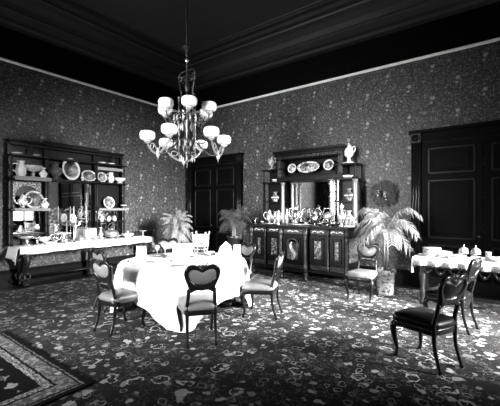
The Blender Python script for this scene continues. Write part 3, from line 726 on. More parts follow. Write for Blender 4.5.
# ware on the console
XT = -7.60
bowl('compote', 'silver compote on tall foot at left end of the console', 'compote', 'silver', .15, .05, stem=.13, loc=(XT, 2.90, ZT))
bowl('serving_bowl', 'wide white bowl behind the silver compote on the console', 'bowl', 'china', .13, .11, stem=.05, loc=(XT-.08, 3.06, ZT))
bowl('chafing_dish', 'long dark covered dish under the lower mirror at console left', 'dish', 'silver_chased', .17, .07, stem=.12, loc=(-7.76, 2.77, ZT))
b_ = bowl('serving_bowl', 'low white oval bowl in front of compotes, console left', 'bowl', 'china', .10, .05, loc=(XT+.05, 3.12, ZT), sx=1)
pot('sugar_urn', 'silver two-handled sugar urn left of white covered dish', 'urn', 'silver', .26, .06, (XT+.02, 3.25, ZT), PI/2, spout=False, twin=True)
bowl('cake_stand', 'white cake stand in front of central etagere mirror', 'cake stand', 'china', .17, .04, stem=.17, loc=(-7.74, 3.48, ZT))
bowl('serving_bowl', 'small silver bowl in front of the white cake stand', 'bowl', 'silver', .08, .06, stem=.03, loc=(XT+.04, 3.42, ZT))
for y, lab in ((3.62, 'thin tall candlestick on console, left one of the pair'), (3.90, 'thin tall candlestick on console, right one of the pair')):
    candlestick(lab, .80, (XT+.03, y, ZT), 'pair of tall candlesticks')
standing_plate(.10, 'shell_ornament', 'pale shell ornament on dark branch in front of mirror, behind left candlestick', 'ornament', 'painted', (-7.74, 3.68, 1.24), PI/2, .7)
t = thing('epergne', 'branching silver epergne behind the two candlesticks on console', 'epergne', (-7.74, 3.74, ZT))
MB().lathe([(.0001,0),(.11,0),(.1,.02),(.02,.05),(.015,.3),(.03,.35),(.012,.4),(.012,.44),(.0001,.46)], n=16).build('stem', 'silver_chased', t)
for a in (.3, 1.5, 2.8, 4.2, 5.4):
    MB().tube(smooth_pts([(0,0,.33),(.07*math.cos(a),.07*math.sin(a)*1.3,.38),(.12*math.cos(a)*.6,.16*math.sin(a),.46),(.13*math.cos(a)*.6,.2*math.sin(a),.42)],4), .007, 6).build('branch', 'silver', t)
t = thing('serving_tray', 'long silver tray with gallery rim on console behind right candlestick', 'tray', (XT-.02, 3.98, ZT))
MB().lathe([(.0001,0),(.92,0),(1,.03),(.98,.035),(.9,.008),(.0001,.008)], n=32, sx=.13, sy=.36).build('tray', 'silver_chased', t)
for s in (-1, 1): MB().tube(smooth_pts([(-.05, s*.35, .03), (-.04, s*.42, .06), (.04, s*.42, .06), (.05, s*.35, .03)], 4), .008, 6).build('handle', 'silver', t)
for y, lab in ((3.80, 'silver dish with cover on left half of long tray'), (4.14, 'silver dish with cover on right half of long tray')):
    bowl('covered_dish', lab, 'dish', 'silver_chased', .095, .05, loc=(XT-.02, y, ZT+.010), lid=True)
t = thing('tea_caddy', 'pale square tea caddy before the etagere mirror, right of candlesticks', 'box', (-7.76, 4.08, ZT))
MB().box(-.09,.09,-.12,.12,.015,.27).build('body', 'china', t, bevel=.01); MB().box(-.1,.1,-.13,.13,.27,.30).build('lid', 'silver', t, bevel=.01)
for sx in (-1,1):
    for sy in (-1,1): MB().ball((sx*.07, sy*.1, .012), .014, 8, 6).build('foot', 'silver', t)
vase('bud_vase', 'slender clear bud vase right of the square tea caddy', .3, .05, 'glass', (-7.72, 4.33, ZT))
bowl('covered_tureen', 'large dark silver covered tureen below right etagere tower', 'tureen', 'silver_chased', .17, .09, stem=.03, loc=(-7.72, 4.62, ZT), lid=True)
bowl('compote', 'small silver compote at front of console, right of tray', 'compote', 'silver', .11, .03, stem=.07, loc=(XT+.05, 4.68, ZT))
bowl('serving_bowl', 'white china bowl near right end of the console', 'bowl', 'china', .15, .09, stem=.02, loc=(-7.66, 5.02, ZT))
bowl('compote', 'tall slim-footed glass compote at far right end of the console', 'compote', 'glass', .11, .03, stem=.13, loc=(-7.66, 5.48, ZT))
p = plate(.11, 'saucer', 'saucer at console right, between white bowl and glass compote', 'saucer', 'china'); p.location = (XT, 5.24, ZT)
p = plate(.11, 'saucer', 'saucer at front of console, before the tureen', 'saucer', 'silver'); p.location = (XT+.03, 4.44, ZT)

# ------------------------------------------------------------------ sideboard B : carved buffet
X0, X1 = -4.77, -2.43; ZB = 1.17
sb = thing('buffet', 'massive carved mahogany buffet with mirrored top against the back wall', 'sideboard', (0, 0, .0125))
YF, YK = 6.46, 7.34
B = lambda: MB()
PX = [X0, -4.37, -3.90, -3.30, -2.83, X1]
B().box(X0+.03, X1-.03, YF+.05, YK, .2, 1.12).box(PX[2], PX[3], YF-.05, YF+.1, .2, 1.12).build('carcass', 'wood', sb)
b = B().box(X0-.05, X1+.05, YF-.05, YK, 1.12, ZB); b.box(PX[2]-.06, PX[3]+.06, YF-.14, YF, 1.12, ZB); b.build('countertop', 'wood', sb, bevel=.012)
b = B().box(X0, X1, YF-.0, YK, .18, .24).box(PX[2]-.02, PX[3]+.02, YF-.1, YF, .18, .24); b.build('plinth', 'wood', sb, bevel=.01)
for i, x in enumerate(PX):
    yy = YF-.09 if i in (2, 3) else YF+.0
    r = .045 if i in (0, 2, 3, 5) else .03
    q = B().lathe([(r*1.2,.22),(r*1.2,.34),(r*.7,.36),(r*.9,.42),(r*.65,.5),(r*.8,.68),(r*.65,.88),(r*1.0,.93),(r*.7,.95),(r*1.1,.98),(r*1.25,1.0),(r*1.25,1.12)], c=(x, yy, 0), n=14)
    for k in range(9): q.ball((x, yy-r*.45, .44+.055*k), r*.5, 8, 5)
    q.build('column', 'wood_carved', sb)
for x, y in ((X0+.03, YF+.06), (PX[2], YF-.07), (PX[3], YF-.07), (X1-.03, YF+.06), (X0+.05, YK-.08), (X1-.05, YK-.08)):
    B().lathe([(.035,0),(.05,.02),(.055,.06),(.03,.1),(.05,.14),(.06,.18)], c=(x, y, 0), n=14).build('foot', 'wood_carved', sb)
def dr(x0, x1, y, arch=False):
    w = x1-x0; d = B().box(x0, x1, y-.02, y+.01, .37, .97)
    for (a, c, z0, z1) in ((x0+.05, x0+.085, .43, .92), (x1-.085, x1-.05, .43, .92), (x0+.05, x1-.05, .43, .46), (x0+.05, x1-.05, .89, .92)): d.box(a, c, y-.04, y-.015, z0, z1)
    o = d.build('door', 'wood', sb, bevel=.005)
    if not arch: B().box(x0+.115, x1-.115, y-.034, y-.015, .49, .86).build('carved_panel', 'burl', o)
    else:
        cx = (x0+x1)/2; rr = w/2-.1; pts = [(cx-rr, .44), (cx+rr, .44)] + [(cx+rr*math.cos(a), .74+rr*1.1*math.sin(a)) for a in [PI*i/16 for i in range(17)]]
        B().slab(pts, y-.045, y-.02, lambda a, b, t: (a, t, b)).build('arched_mirror', 'mirror', o)
        fr = B().tube([(a, y-.045, b) for a, b in pts], .016, 8, True); fr.build('arch_moulding', 'wood_carved', o)
        st = B().tube(smooth_pts([(cx-.02, y-.05, .46), (cx+.05, y-.06, .56), (cx-.03, y-.06, .66), (cx-.05, y-.055, .76), (cx-.02, y-.05, .82)], 4), [.05-.002*i for i in range(17)], 8, flat=.9); st.build('carved_figure', 'stone', o)
    B().ball((x1-.03, y-.04, .66), .014, 8, 6).build('knob', 'brass', o)
dr(PX[0]+.06, PX[1]-.035, YF+.05); dr(PX[1]+.035, PX[2]-.05, YF+.05); dr(PX[2]+.06, PX[3]-.06, YF-.05, True); dr(PX[3]+.05, PX[4]-.035, YF+.05); dr(PX[4]+.035, PX[5]-.06, YF+.05)
for a, c, y in ((PX[0]+.06, PX[1]-.04, YF+.03), (PX[1]+.04, PX[2]-.05, YF+.03), (PX[2]+.06, PX[3]-.06, YF-.07), (PX[3]+.05, PX[4]-.04, YF+.03), (PX[4]+.04, PX[5]-.06, YF+.03)):
    for z0, z1 in ((1.0, 1.1), (.25, .345)):
        d = B().box(a, c, y, y+.03, z0, z1).build('drawer', 'wood_carved', sb, bevel=.006)
        cx = (a+c)/2; q = B().ball((cx, y-.012, (z0+z1)/2), .016, 8, 6)
        for s in (-1, 1): q.tube(smooth_pts([(cx+s*.03, y-.006, (z0+z1)/2), (cx+s*.08, y-.006, (z0+z1)/2+.02), (cx+s*.13, y-.006, (z0+z1)/2-.01)], 3), .008, 5)
        q.build('drawer_pull', 'gilt' if z0 > .5 else 'wood_carved', d)
for z0, z1 in ((.37, .97),): B().box(X1-.032, X1-.018, YF+.2, YK-.15, z0+.05, z1-.05).build('side_panel', 'burl', sb)
# upper part
UY, UB = 6.98, 7.34
B().box(-4.80, -2.42, UB-.03, UB, ZB, 2.52).box(-4.36, -2.72, UB-.03, UB, 2.5, 2.9).build('back_panel', 'wood', sb)
B().box(-4.16, -2.92, UB-.045, UB-.03, ZB+.05, 2.2).build('mirror_panel', 'mirror', sb)
for a, c in ((-4.80, -4.24), (-2.90, -2.42)):
    for h in (1.72, 2.2, 2.52): B().box(a-.02, c+.02, UY-(.03 if h != 1.72 else -.03), UB-.03, h-.035, h).build('shelf', 'wood', sb, bevel=.006)
    B().box(a, c, UY-.02, UB-.03, ZB, ZB+.05).build('tower_base', 'wood', sb)
    for x in (a+.03, c-.03):
        B().lathe([(.026,0),(.018,.03),(.02,.16),(.016,.25),(.026,.28)], c=(x, UY+.02, 2.2), n=10).build('spindle', 'wood', sb)
        B().box(x-.02, x+.02, UY, UY+.05, ZB+.05, 2.17).build('stile', 'wood', sb)
    B().box(a+.07, c-.07, UB-.045, UB-.035, ZB+.1, 2.1).build('mirror_panel', 'mirror', sb)
    B().box(a, c, UB-.1, UB-.03, ZB+.05, 2.2).build('side_block', 'wood', sb)
def column(x, y, r, z0=ZB, z1=2.2):
    B().lathe([(r*1.3, z0), (r*1.3, z0+.06), (r*1.05, z0+.08), (r, z0+.12), (r*.9, z1-.12), (r*1.0, z1-.08), (r*1.3, z1-.05), (r*1.3, z1-.035)], c=(x, y, 0), n=20).build('pale_column', 'stone', sb)
column(-4.21, UY-.0, .042); column(-4.02, UY+.14, .036); column(-2.92, UY-.0, .026); column(-2.44, UY-.01, .05)
# entablature with niche
B().box(-4.38, -2.72, UY-.02, UB-.03, 2.2, 2.30).build('niche_shelf', 'wood', sb, bevel=.008)
for x in (-4.32, -2.77): B().box(x-.05, x+.05, UY, UB-.03, 2.28, 2.72).lathe([(.03,0),(.02,.04),(.026,.2),(.02,.36),(.03,.42)], c=(x, UY-.01, 2.29), n=12).build('niche_pilaster', 'wood_carved', sb)
b = B().box(-4.38, -2.71, UY-.03, UB-.03, 2.72, 2.80).box(-4.41, -2.68, UY-.07, UB-.03, 2.80, 2.86).box(-4.44, -2.65, UY-.10, UB-.03, 2.86, 2.92); b.build('cornice', 'wood', sb, bevel=.01)
b = B().box(-4.37, -2.72, UY-.035, UY-.02, 2.735, 2.795)
for k in range(27): b.box(-4.36+k*.0605, -4.33+k*.0605, UY-.06, UY-.03, 2.74, 2.79)
b.build('dentil_moulding', 'wood_carved', sb)
ZN = 2.316
standing_plate(.115, 'display_plate', 'round painted plate at left of the buffet top niche', 'plate', 'painted', (-4.03, 7.12, ZN+.10), 0)
standing_plate(.135, 'platter', 'large oval fish platter in centre of the buffet top niche', 'platter', 'painted', (-3.60, 7.12, ZN+.08), 0, 2.15, 'painted')
standing_plate(.125, 'display_plate', 'round painted plate at right of the buffet top niche', 'plate', 'painted', (-3.08, 7.10, ZN+.10), 0)
urn('silver lidded urn with painted-in highlights on left tower of the buffet', .36, .085, 'painted_fine', (-4.62, 7.13, 2.534))  # silver urn; figured china pattern puts its bright highlights into the colour
urn('tall white lidded urn on right tower of the buffet', .46, .10, 'china', (-2.62, 7.10, 2.534))
bowl('dish', 'small white dish in left open shelf of the buffet', 'dish', 'china', .10, .07, loc=(-4.5, 7.12, 2.214), lid=False)
bowl('dish', 'white oval dish in right open shelf of the buffet', 'dish', 'china', .13, .06, loc=(-2.66, 7.10, 2.214), lid=False)
vase('cabinet_vase', 'painted round vase on left glass shelf of the buffet, upper', .24, .10, 'painted_grey', (-4.53, 7.14, 1.734))
vase('cabinet_vase', 'painted round vase in left tower of the buffet, lower', .26, .10, 'painted_grey', (-4.53, 7.14, 1.234))
vase('cabinet_vase', 'dark patterned vase on right tower shelf of the buffet, upper', .26, .10, 'painted_grey', (-2.63, 7.14, 1.734))
vase('cabinet_vase', 'pale vase in the right tower of the buffet, lower', .28, .09, 'painted_fine', (-2.63, 7.14, 1.234))
# silver on the counter
ZS = ZB+.0135; YS = 6.72
def tray(x, y, a, b_, lab):
    t = thing('salver', lab, 'tray', (x, y, ZS)); MB().lathe([(.0001,0),(.9,0),(1,.018),(.98,.022),(.88,.006),(.0001,.006)], n=28, sx=a, sy=b_).build('plate', 'silver', t)
    MB().lathe([(.98,.016),(1.03,.022),(.98,.028)], n=28, sx=a, sy=b_).build('rim', 'silver_chased', t)
bowl('footed_cup', 'small footed silver cup at left end of the buffet counter', 'cup', 'silver', .075, .03, stem=.12, loc=(-4.72, 6.55, ZS))
tray(-4.42, YS, .26, .13, 'oval silver tray under the ornate kettle at buffet left')
pot('tea_kettle', 'ornate silver kettle with swan spout on left tray', 'kettle', 'silver_chased', .34, .085, (-4.43, 6.73, ZS+.007), .2)
bowl('sugar_bowl', 'small silver sugar bowl left of the ornate kettle', 'bowl', 'silver', .055, .07, loc=(-4.60, 6.66, ZS+.007))
jug('cream_jug', 'small silver cream jug right of the ornate kettle', 'jug', 'silver', .13, .045, (-4.24, 6.68, ZS+.006), 0)
pot('chocolate_pot', 'tall slim silver pot left of the big coffee pot, left of two', 'pot', 'silver_chased', .34, .065, (-4.11, 6.62, ZS), PI*.9)
jug('water_pitcher', 'tall bright silver pitcher left of the big coffee pot', 'pitcher', 'silver', .40, .075, (-3.96, 6.78, ZS), PI)
tray(-3.62, YS-.02, .30, .15, 'oval silver tray under the big coffee pot at buffet centre')
pot('coffee_pot', 'big silver coffee pot, tallest on the buffet centre tray', 'coffee pot', 'silver', .46, .10, (-3.70, 6.72, ZS+.007), .1)
bowl('sugar_bowl', 'small silver bowl on centre tray right of coffee pot', 'bowl', 'silver', .05, .08, loc=(-3.43, 6.68, ZS+.007))
pot('covered_jar', 'slim covered silver jar standing alone right of centre tray', 'jar', 'silver', .34, .07, (-3.22, 6.68, ZS), 0, handle=False, spout=False)
t = thing('kettle_stand', 'silver stand with bail handle holding a kettle, right of covered jar', 'kettle stand', (-2.94, 6.72, ZS))
b = MB()
for sx in (-1,1):
    for sy in (-1,1): b.tube(smooth_pts([(sx*.12, sy*.08, 0), (sx*.09, sy*.06, .08), (sx*.08, sy*.06, .14)], 3), .009, 6)
b.tube([(.085*math.cos(2*PI*i/16), .07*math.sin(2*PI*i/16), .14) for i in range(16)], .008, 6, True); b.build('stand', 'silver', t)
MB().lathe([(.0001,.13),(.06,.14),(.1,.19),(.09,.25),(.05,.28),(.02,.30),(.0001,.31)], n=20).build('kettle', 'silver_chased', t)
MB().tube([(-.09,0,.25),(-.085,0,.38),(.085,0,.38),(.09,0,.25)], .010, 6).build('bail_handle', 'silver', t)
MB().lathe([(.0001,.0),(.04,0),(.045,.04),(.02,.06),(.0001,.06)], n=14).build('burner', 'silver', t)
bowl('sugar_bowl', 'silver bowl with lid at right foot of kettle stand', 'bowl', 'silver', .065, .08, loc=(-2.79, 6.62, ZS), lid=True)
bowl('sugar_bowl', 'silver bowl at left foot of kettle stand', 'bowl', 'silver', .05, .07, loc=(-3.08, 6.62, ZS))
pot('claret_ewer', 'tall chased silver ewer right of the kettle stand', 'ewer', 'silver_chased', .42, .085, (-2.62, 6.68, ZS), PI*.8, prof=[(.0001,0),(.75,0),(.7,.05),(.3,.12),(.35,.18),(.9,.35),(1,.5),(.6,.65),(.3,.75),(.35,.9),(.6,1.0)])
t = thing('cruet_frame', 'silver cruet frame with bottles at right end of the buffet counter', 'cruet stand', (-2.44, 6.68, ZS))
b = MB().box(-.12,.12,-.05,.05,.012,.022).box(-.12,.12,-.05,-.044,.17,.185).box(-.12,.12,.044,.05,.17,.185)
for sx in (-1,1):
    for sy in (-1,1): b.tube([(sx*.115, sy*.045, 0), (sx*.115, sy*.045, .19)], .008, 6)
b.build('frame', 'silver', t)
for k in (-1, 0, 1): MB().lathe([(.0001,.022),(.03,.022),(.033,.09),(.015,.12),(.012,.16),(.018,.18),(.0001,.2)], c=(k*.075,0,0), n=12).build('bottle', 'glass', t)

# ------------------------------------------------------------------ fringed side table at right
tb = thing('side_table', 'carved side table under fringed white cloth before the right-hand door', 'table', (-.35, 6.24, .0125))
MB().box(-.76, .80, -.26, .26, .72, .755).build('tabletop', 'wood', tb, bevel=.008)
MB().box(-.70, .74, -.21, .21, .60, .72).build('apron', 'wood_carved', tb)
for x in (-.66, .70):
    for y in (-.18, .18):
        q = MB().lathe([(.05,0),(.055,.04),(.025,.08),(.035,.14),(.05,.2),(.03,.27),(.045,.4),(.055,.48),(.035,.54),(.05,.6)], c=(x, y, 0), n=14); q.build('leg', 'wood_carved', tb)
b = MB()
for k in range(7): b.tube(smooth_pts([(-.66+.19*k, -.2, .60), (-.60+.19*k, -.2, .50), (-.52+.19*k, -.2, .58)], 4), .014, 6); b.ball((-.6+.19*k, -.2, .52), .03, 8, 6)
b.box(-.66,.70,-.03,.03,.12,.16); b.build('carved_skirt', 'wood_carved', tb)
b = MB(); vs = []; fs = []; ny = 140
sec = [(.27, .757), (0, .759), (-.25, .759), (-.268, .75), (-.275, .72), (-.277, .70)]
for i in range(ny+1):
    x = -.79+1.62*i/ny
    for k, (y, zz) in enumerate(sec): vs.append((x, y+(.006*math.sin(x*30)*max(0, k-3)), zz))
n = len(sec)
for i in range(ny):
    for k in range(n-1): fs.append((i*n+k, i*n+k+1, (i+1)*n+k+1, (i+1)*n+k))
b.add(vs, fs, True)
vs = []; fs = []
for i in range(29):
    y = -.277+.547*i/28
    for k, dz in enumerate((0, .03, .1, .18, .26 if i < 8 else .19)):
        vs.append((-.79-(0 if k == 0 else .012+.018*math.sin(i*1.1)*k/4), y, .758-dz))
for i in range(28):
    for k in range(4): fs.append((i*5+k, i*5+k+1, (i+1)*5+k+1, (i+1)*5+k))
b.add(vs, fs, True)
tcl = b.build('fringed_cloth', 'linen', loc=(-.35, 6.24, .0125)); so = tcl.modifiers.new('t', 'SOLIDIFY'); so.thickness = .003; so.offset = 1
tag(tcl, 'white cloth with knotted fringe on the side table at right', 'tablecloth')
b = MB(); rnd = random.Random(4)
for k in range(150):
    x = -.79+1.62*k/150; l = .05+rnd.random()*.022; y = -.279+.006*math.sin(x*30)*2
    b.tube([(x, y, .702), (x+rnd.uniform(-.004,.004), y-.004, .70-l)], [.0035, .005], 4)
f = b.build('fringe', 'lace', tcl)
ZR = .0125+.7635
XR0, YR0 = -.35, 6.24
# stack of plates etc
for k in range(5):
    p = plate(.14, 'dinner_plate', 'white plate in the tall stack at left of fringed table, number %s from the bottom' % ['one','two','three','four','five'][k], 'plate', 'china', 'stack of plates on the fringed table'); p.location = (-.90, 6.22, ZR+k*.0285)
for nm, lab, x, y, rr, hh, st in (('serving_bowl', 'white bowl just right of plate stack on fringed table', -.70, 6.16, .10, .07, .0), ('serving_bowl', 'white bowl in front of left glass dome', -.50, 6.08, .10, .065, 0.0),
                              ('serving_bowl', 'white bowl in front of right glass dome', -.27, 6.08, .085, .06, 0.0), ('serving_bowl', 'wide white bowl right of tumbler on fringed table', .02, 6.14, .13, .06, 0.0), ('serving_bowl', 'shallow white bowl behind plate stack and beside it', -.72, 6.38, .11, .075, 0.0)):
    bowl(nm, lab, 'bowl', 'china', rr, hh, stem=st, loc=(x, y, ZR))
for x, lab in ((-.46, 'glass-domed butter dish on fringed table, left of two'), (-.30, 'glass-domed butter dish on fringed table, right of two')):
    t = thing('butter_dish', lab, 'butter dish', (x, 6.32, ZR), 0, 'domed butter dishes')
    MB().lathe([(.0001,0),(.05,0),(.045,.012),(.015,.03),(.015,.06),(.075,.07),(.08,.085),(.0001,.08)], n=20).build('base', 'silver', t)
    MB().lathe([(.068,.085),(.07,.11),(.055,.15),(.02,.17),(.0001,.172)], n=20).build('dome', 'glass', t)
    MB().lathe([(.012,.17),(.006,.18),(.012,.195),(.0001,.215)], n=10).build('knob', 'silver', t)
t = thing('tumbler', 'ribbed glass tumbler between butter dishes and wide bowl on fringed table', 'glass', (-.14, 6.30, ZR))
MB().lathe([(.0001,0),(.035,0),(.042,.12),(.038,.12),(.032,.01),(.0001,.008)], n=18).build('cup', 'glass', t); MB().lathe([(.0345,.0),(.0375,.004),(.0375,.02),(.036,.03)], n=18).build('band', 'glass', t)
bowl('serving_bowl', 'silver bowl at right end of fringed table', 'bowl', 'silver', .10, .07, stem=.03, loc=(.28, 6.2, ZR))

# ------------------------------------------------------------------ plants
def frond(base, az, L, lift, droop, nleaf, leaflen, m, par, rnd, name='frond', wid=.012):
    b = MB(); d = Vector((math.cos(az), math.sin(az), 0)); pts = []
    N = 14
    for i in range(N+1):
        s = i/N; h = L*(lift*s - droop*s*s*s); r = L*(s*.95-.18*s*s*(1 if droop > .5 else 0))
        pts.append(Vector(base)+d*r*(.35+.65*s)*.9+Vector((0, 0, h)))
    b.tube(pts, [.007*(1-.7*i/N) for i in range(N+1)], 5)
    side = Vector((-d.y, d.x, 0))
    for k in range(nleaf):
        s = .16+.84*k/nleaf; f = s*N; i = min(N-1, int(f)); p = pts[i].lerp(pts[i+1], f-i); tan = (pts[i+1]-pts[i]).normalized()
        ll = leaflen*(.45+1.1*math.sin(PI*min(1, .12+.88*s))**.7)*.8
        for sg in (-1, 1):
            q = (side*sg*.85+tan*.55+Vector((0, 0, .12))+Vector((rnd.uniform(-.12,.12), rnd.uniform(-.12,.12), rnd.uniform(-.15,.1)))).normalized()
            m1 = p+q*ll*.5+Vector((0,0,-.10*ll)); e_ = p+q*ll*.9+Vector((0,0,-.55*ll)); wv = tan*wid
            b.add([p-wv*.4, p+wv*.4, m1+wv, m1-wv, e_, m1+Vector((0,0,.004))], [(0,1,5),(0,5,3),(1,2,5),(3,5,4),(5,2,4)])
    return b.build(name, m, par)
def palm(name, label, loc, nf, L, m, seed, potr, poth, potm, stemh=.3, nleaf=22, leaflen=.24, stand=0, lifts=(.5, 1.3), wid=.012, trunk=True):
    t = thing(name, label, 'plant', loc); rnd = random.Random(seed)
    if stand:
        MB().lathe([(.0001,0),(.18,0),(.16,.03),(.05,.08),(.04,stand*.5),(.06,stand*.6),(.04,stand-.08),(.15,stand-.03),(.16,stand),(.0001,stand)], n=18).build('pedestal', 'wood', t)
    MB().lathe([(.0001, stand), (potr*.75, stand), (potr*.80, stand+.01), (potr*.96, stand+poth*.8), (potr*1.08, stand+poth*.82), (potr*1.1, stand+poth), (potr*.98, stand+poth), (potr*.93, stand+poth*.85), (.0001, stand+poth*.85)], n=26).build('pot', potm, t)
    MB().lathe([(.0001, stand+poth*.86), (potr*.93, stand+poth*.86), (potr*.9, stand+poth*.9), (.0001, stand+poth*.93)], n=20).build('soil', 'soil', t)
    z0 = stand+poth*.9
    if trunk:
        for k in range(3):
            a = k*2.1; MB().tube([(.03*math.cos(a), .03*math.sin(a), z0), (.03*math.cos(a)*1.2, .03*math.sin(a), z0+stemh*.5), (.02*math.cos(a), .02*math.sin(a), z0+stemh)], [.018, .014, .012], 7).build('stem', 'stem', t)
    for k in range(nf):
        az = 2.4*k+rnd.uniform(-.3, .3); u = k/nf
        lf = lifts[1]+(lifts[0]-lifts[1])*u
        frond((0, 0, z0+stemh*(.9 if trunk else .1)), az, L*rnd.uniform(.8, 1.1), lf, rnd.uniform(.55, .95), nleaf, leaflen, m, t, rnd, wid=wid)
    return t
palm('potted_palm', 'large arching palm in white patterned pot between buffet and right door', (-1.66, 6.34, .0125), 15, .84, 'leaf', 5, .165, .45, 'painted', stemh=.72, lifts=(.2, 1.25), nleaf=22, leaflen=.25, wid=.009)
MB_ = MB().lathe([(.0001,0),(.24,0),(.26,.02),(.24,.025),(.0001,.012)], n=28)
palm('potted_fern', 'pale bushy fern on a stand in the far corner behind round table', (-6.72, 5.86, 0.0125), 74, .60, 'leaf_pale', 9, .16, .22, 'brass_dark', stemh=.1, stand=.72, lifts=(-.1, 1.6), nleaf=18, leaflen=.10, wid=.011, trunk=False)
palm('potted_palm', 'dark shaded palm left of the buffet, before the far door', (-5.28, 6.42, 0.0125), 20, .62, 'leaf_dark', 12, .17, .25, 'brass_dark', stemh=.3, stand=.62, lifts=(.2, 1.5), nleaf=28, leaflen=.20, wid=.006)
# wreath on the wall
w = thing('wreath', 'round dark leafy wreath hanging on back wallpaper above the potted palm', 'wreath', (-1.95, YB-.05, 1.87)); rnd = random.Random(2)
MB().tube([(.16*math.cos(2*PI*i/28), 0, .15*math.sin(2*PI*i/28)) for i in range(28)], .045, 8, True).build('ring', 'leaf_dark', w)
b = MB(); fl_ = MB()
for k in range(520):
    a = rnd.uniform(0, 2*PI); r0 = .15+rnd.gauss(0, .045); c = Vector((r0*math.cos(a), -.03-rnd.random()*.05, r0*math.sin(a)))
    g = a+rnd.uniform(-1.3, 1.3); dv = Vector((math.cos(g), -.35, math.sin(g)))*rnd.uniform(.05, .10); sd = Vector((-math.sin(g), 0, math.cos(g)))*.016
    b.add([c, c+dv*.5+sd, c+dv, c+dv*.5-sd], [(0,1,2,3)])
for k in range(16):
    a = rnd.uniform(0, 2*PI); r0 = .14+rnd.gauss(0, .05); fl_.ball((r0*math.cos(a), -.07, r0*math.sin(a)), rnd.uniform(.010, .018), 8, 5)
b.build('leaves', 'leaf_wreath', w); fl_.build('berries', 'china', w)
MB().ball((.02, -.03, -.01), .045, 10, 8, sx=.8, sz=1.4, sy=.4).build('centre_ornament', 'painted_grey', w)

# ------------------------------------------------------------------ chandelier
chx, chy = fl(-1.035, 5.5)
ch = thing('chandelier', 'ornate brass gas chandelier with twelve white globes hanging above round table', 'chandelier', (chx, chy, 0))
MB().tube([(0,0,3.3), (0,0,ZC)], .016, 8).build('rod', 'brass_dark', ch)
MB().lathe([(.16, ZC), (.15, ZC-.05), (.05, ZC-.1), (.02, ZC-.16)], n=20).build('ceiling_rose', 'brass_dark', ch)
MB().lathe([(.02,4.05),(.03,4.08),(.02,4.12),(.05,4.17),(.10,4.19),(.02,4.2),(.016,4.26)], n=16).build('smoke_bell', 'brass', ch)
MB().lathe([(.012,3.94),(.03,3.97),(.035,4.0),(.015,4.05)], n=12).build('collar', 'silver', ch)
hp = MB()
for s in (-1, 1):
    hp.tube(smooth_pts([(0,0,3.83), (s*.09,0,3.82), (s*.17,0,3.80), (s*.185,0,3.70), (s*.155,0,3.55), (s*.13,0,3.40), (s*.15,0,3.2), (s*.12,0,3.0), (s*.15,0,2.8), (s*.13,0,2.6)], 5), .011, 6)
    for k in range(9): hp.ball((s*(.16+.02*math.sin(k*2.2)), .0, 3.75-.115*k), .019, 8, 6)
    hp.tube(smooth_pts([(s*.17,0,3.8), (s*.20,0,3.74), (s*.16,0,3.68), (s*.13,0,3.73), (s*.16,0,3.76)], 4), .008, 6)
for s in (-1, 1):
    for q in (.25, .75):
        hp.tube(smooth_pts([(s*.02, 0, 3.0+q), (s*.10, 0, 2.98+q), (s*.13, 0, 2.93+q), (s*.10, 0, 2.88+q), (s*.06, 0, 2.92+q), (s*.08, 0, 2.95+q)], 4), .008, 6)
hp.build('harp', 'brass', ch)
for k in range(6):
    a = k*PI/3+.3; q = MB().tube([(.15*math.cos(a), .15*math.sin(a), z_) for z_ in (2.45, 2.8, 3.15, 3.35)], .008, 6)
    for z_ in (2.45, 2.62, 2.8, 2.97, 3.15, 3.35): q.ball((.15*math.cos(a), .15*math.sin(a), z_), .017, 8, 6)
    q.build('side_rod', 'brass_pale', ch)
MB().lathe([(.012,3.45),(.03,3.5),(.045,3.56),(.02,3.62),(.035,3.68),(.015,3.74),(.012,3.8)], n=14).build('knop', 'brass', ch)
MB().lathe([(.0001,2.20),(.010,2.24),(.02,2.33),(.01,2.36),(.035,2.40),(.07,2.47),(.05,2.53),(.03,2.56),(.06,2.62),(.09,2.68),(.05,2.74),(.035,2.80),(.05,2.9),(.08,2.96),(.05,3.03),(.03,3.1),(.045,3.2),(.06,3.26),(.03,3.34),(.016,3.42)], n=20).build('body', 'brass', ch)
dm = MB().lathe([(.0001,-.12),(.016,-.08),(.008,-.02),(.0001,0)], n=5, smooth=False)
for rr, zz, n_ in ((.10, 2.96, 8), (.20, 2.66, 14), (.21, 3.08, 12), (.12, 2.44, 8)):
    ringo = MB().tube([(rr*math.cos(2*PI*i/24), rr*math.sin(2*PI*i/24), zz) for i in range(24)], .006, 5, True).build('drop_ring', 'brass', ch)
    for k in range(n_):
        a = 2*PI*k/n_; dm.build('crystal_drop', 'glass', ringo, loc=(rr*math.cos(a), rr*math.sin(a), zz))
def globe(par, P, r, zg):
    g = .118
    MB().lathe([(.0001,-.0),(.03,0),(.045,.02),(.06,.035),(.045,.04),(.0001,.04)], c=P(r, zg-.13), n=16).build('gallery', 'silver_chased', par)
    prof = [(g*.50,-.080),(g*.78,-.074),(g*.97,-.048),(g*1.02,-.005),(g*1.0,.030),(g*.88,.054),(g*.62,.066),(g*.38,.069),(g*.36,.065),(g*.6,.056)]
    MB().lathe(prof, c=P(r, zg), n=26).build('globe_shade', 'opal', par)
yaw = math.atan2(-chy, -chx)
ZL, ZU, RL, RU = 2.73, 3.21, .62, .39
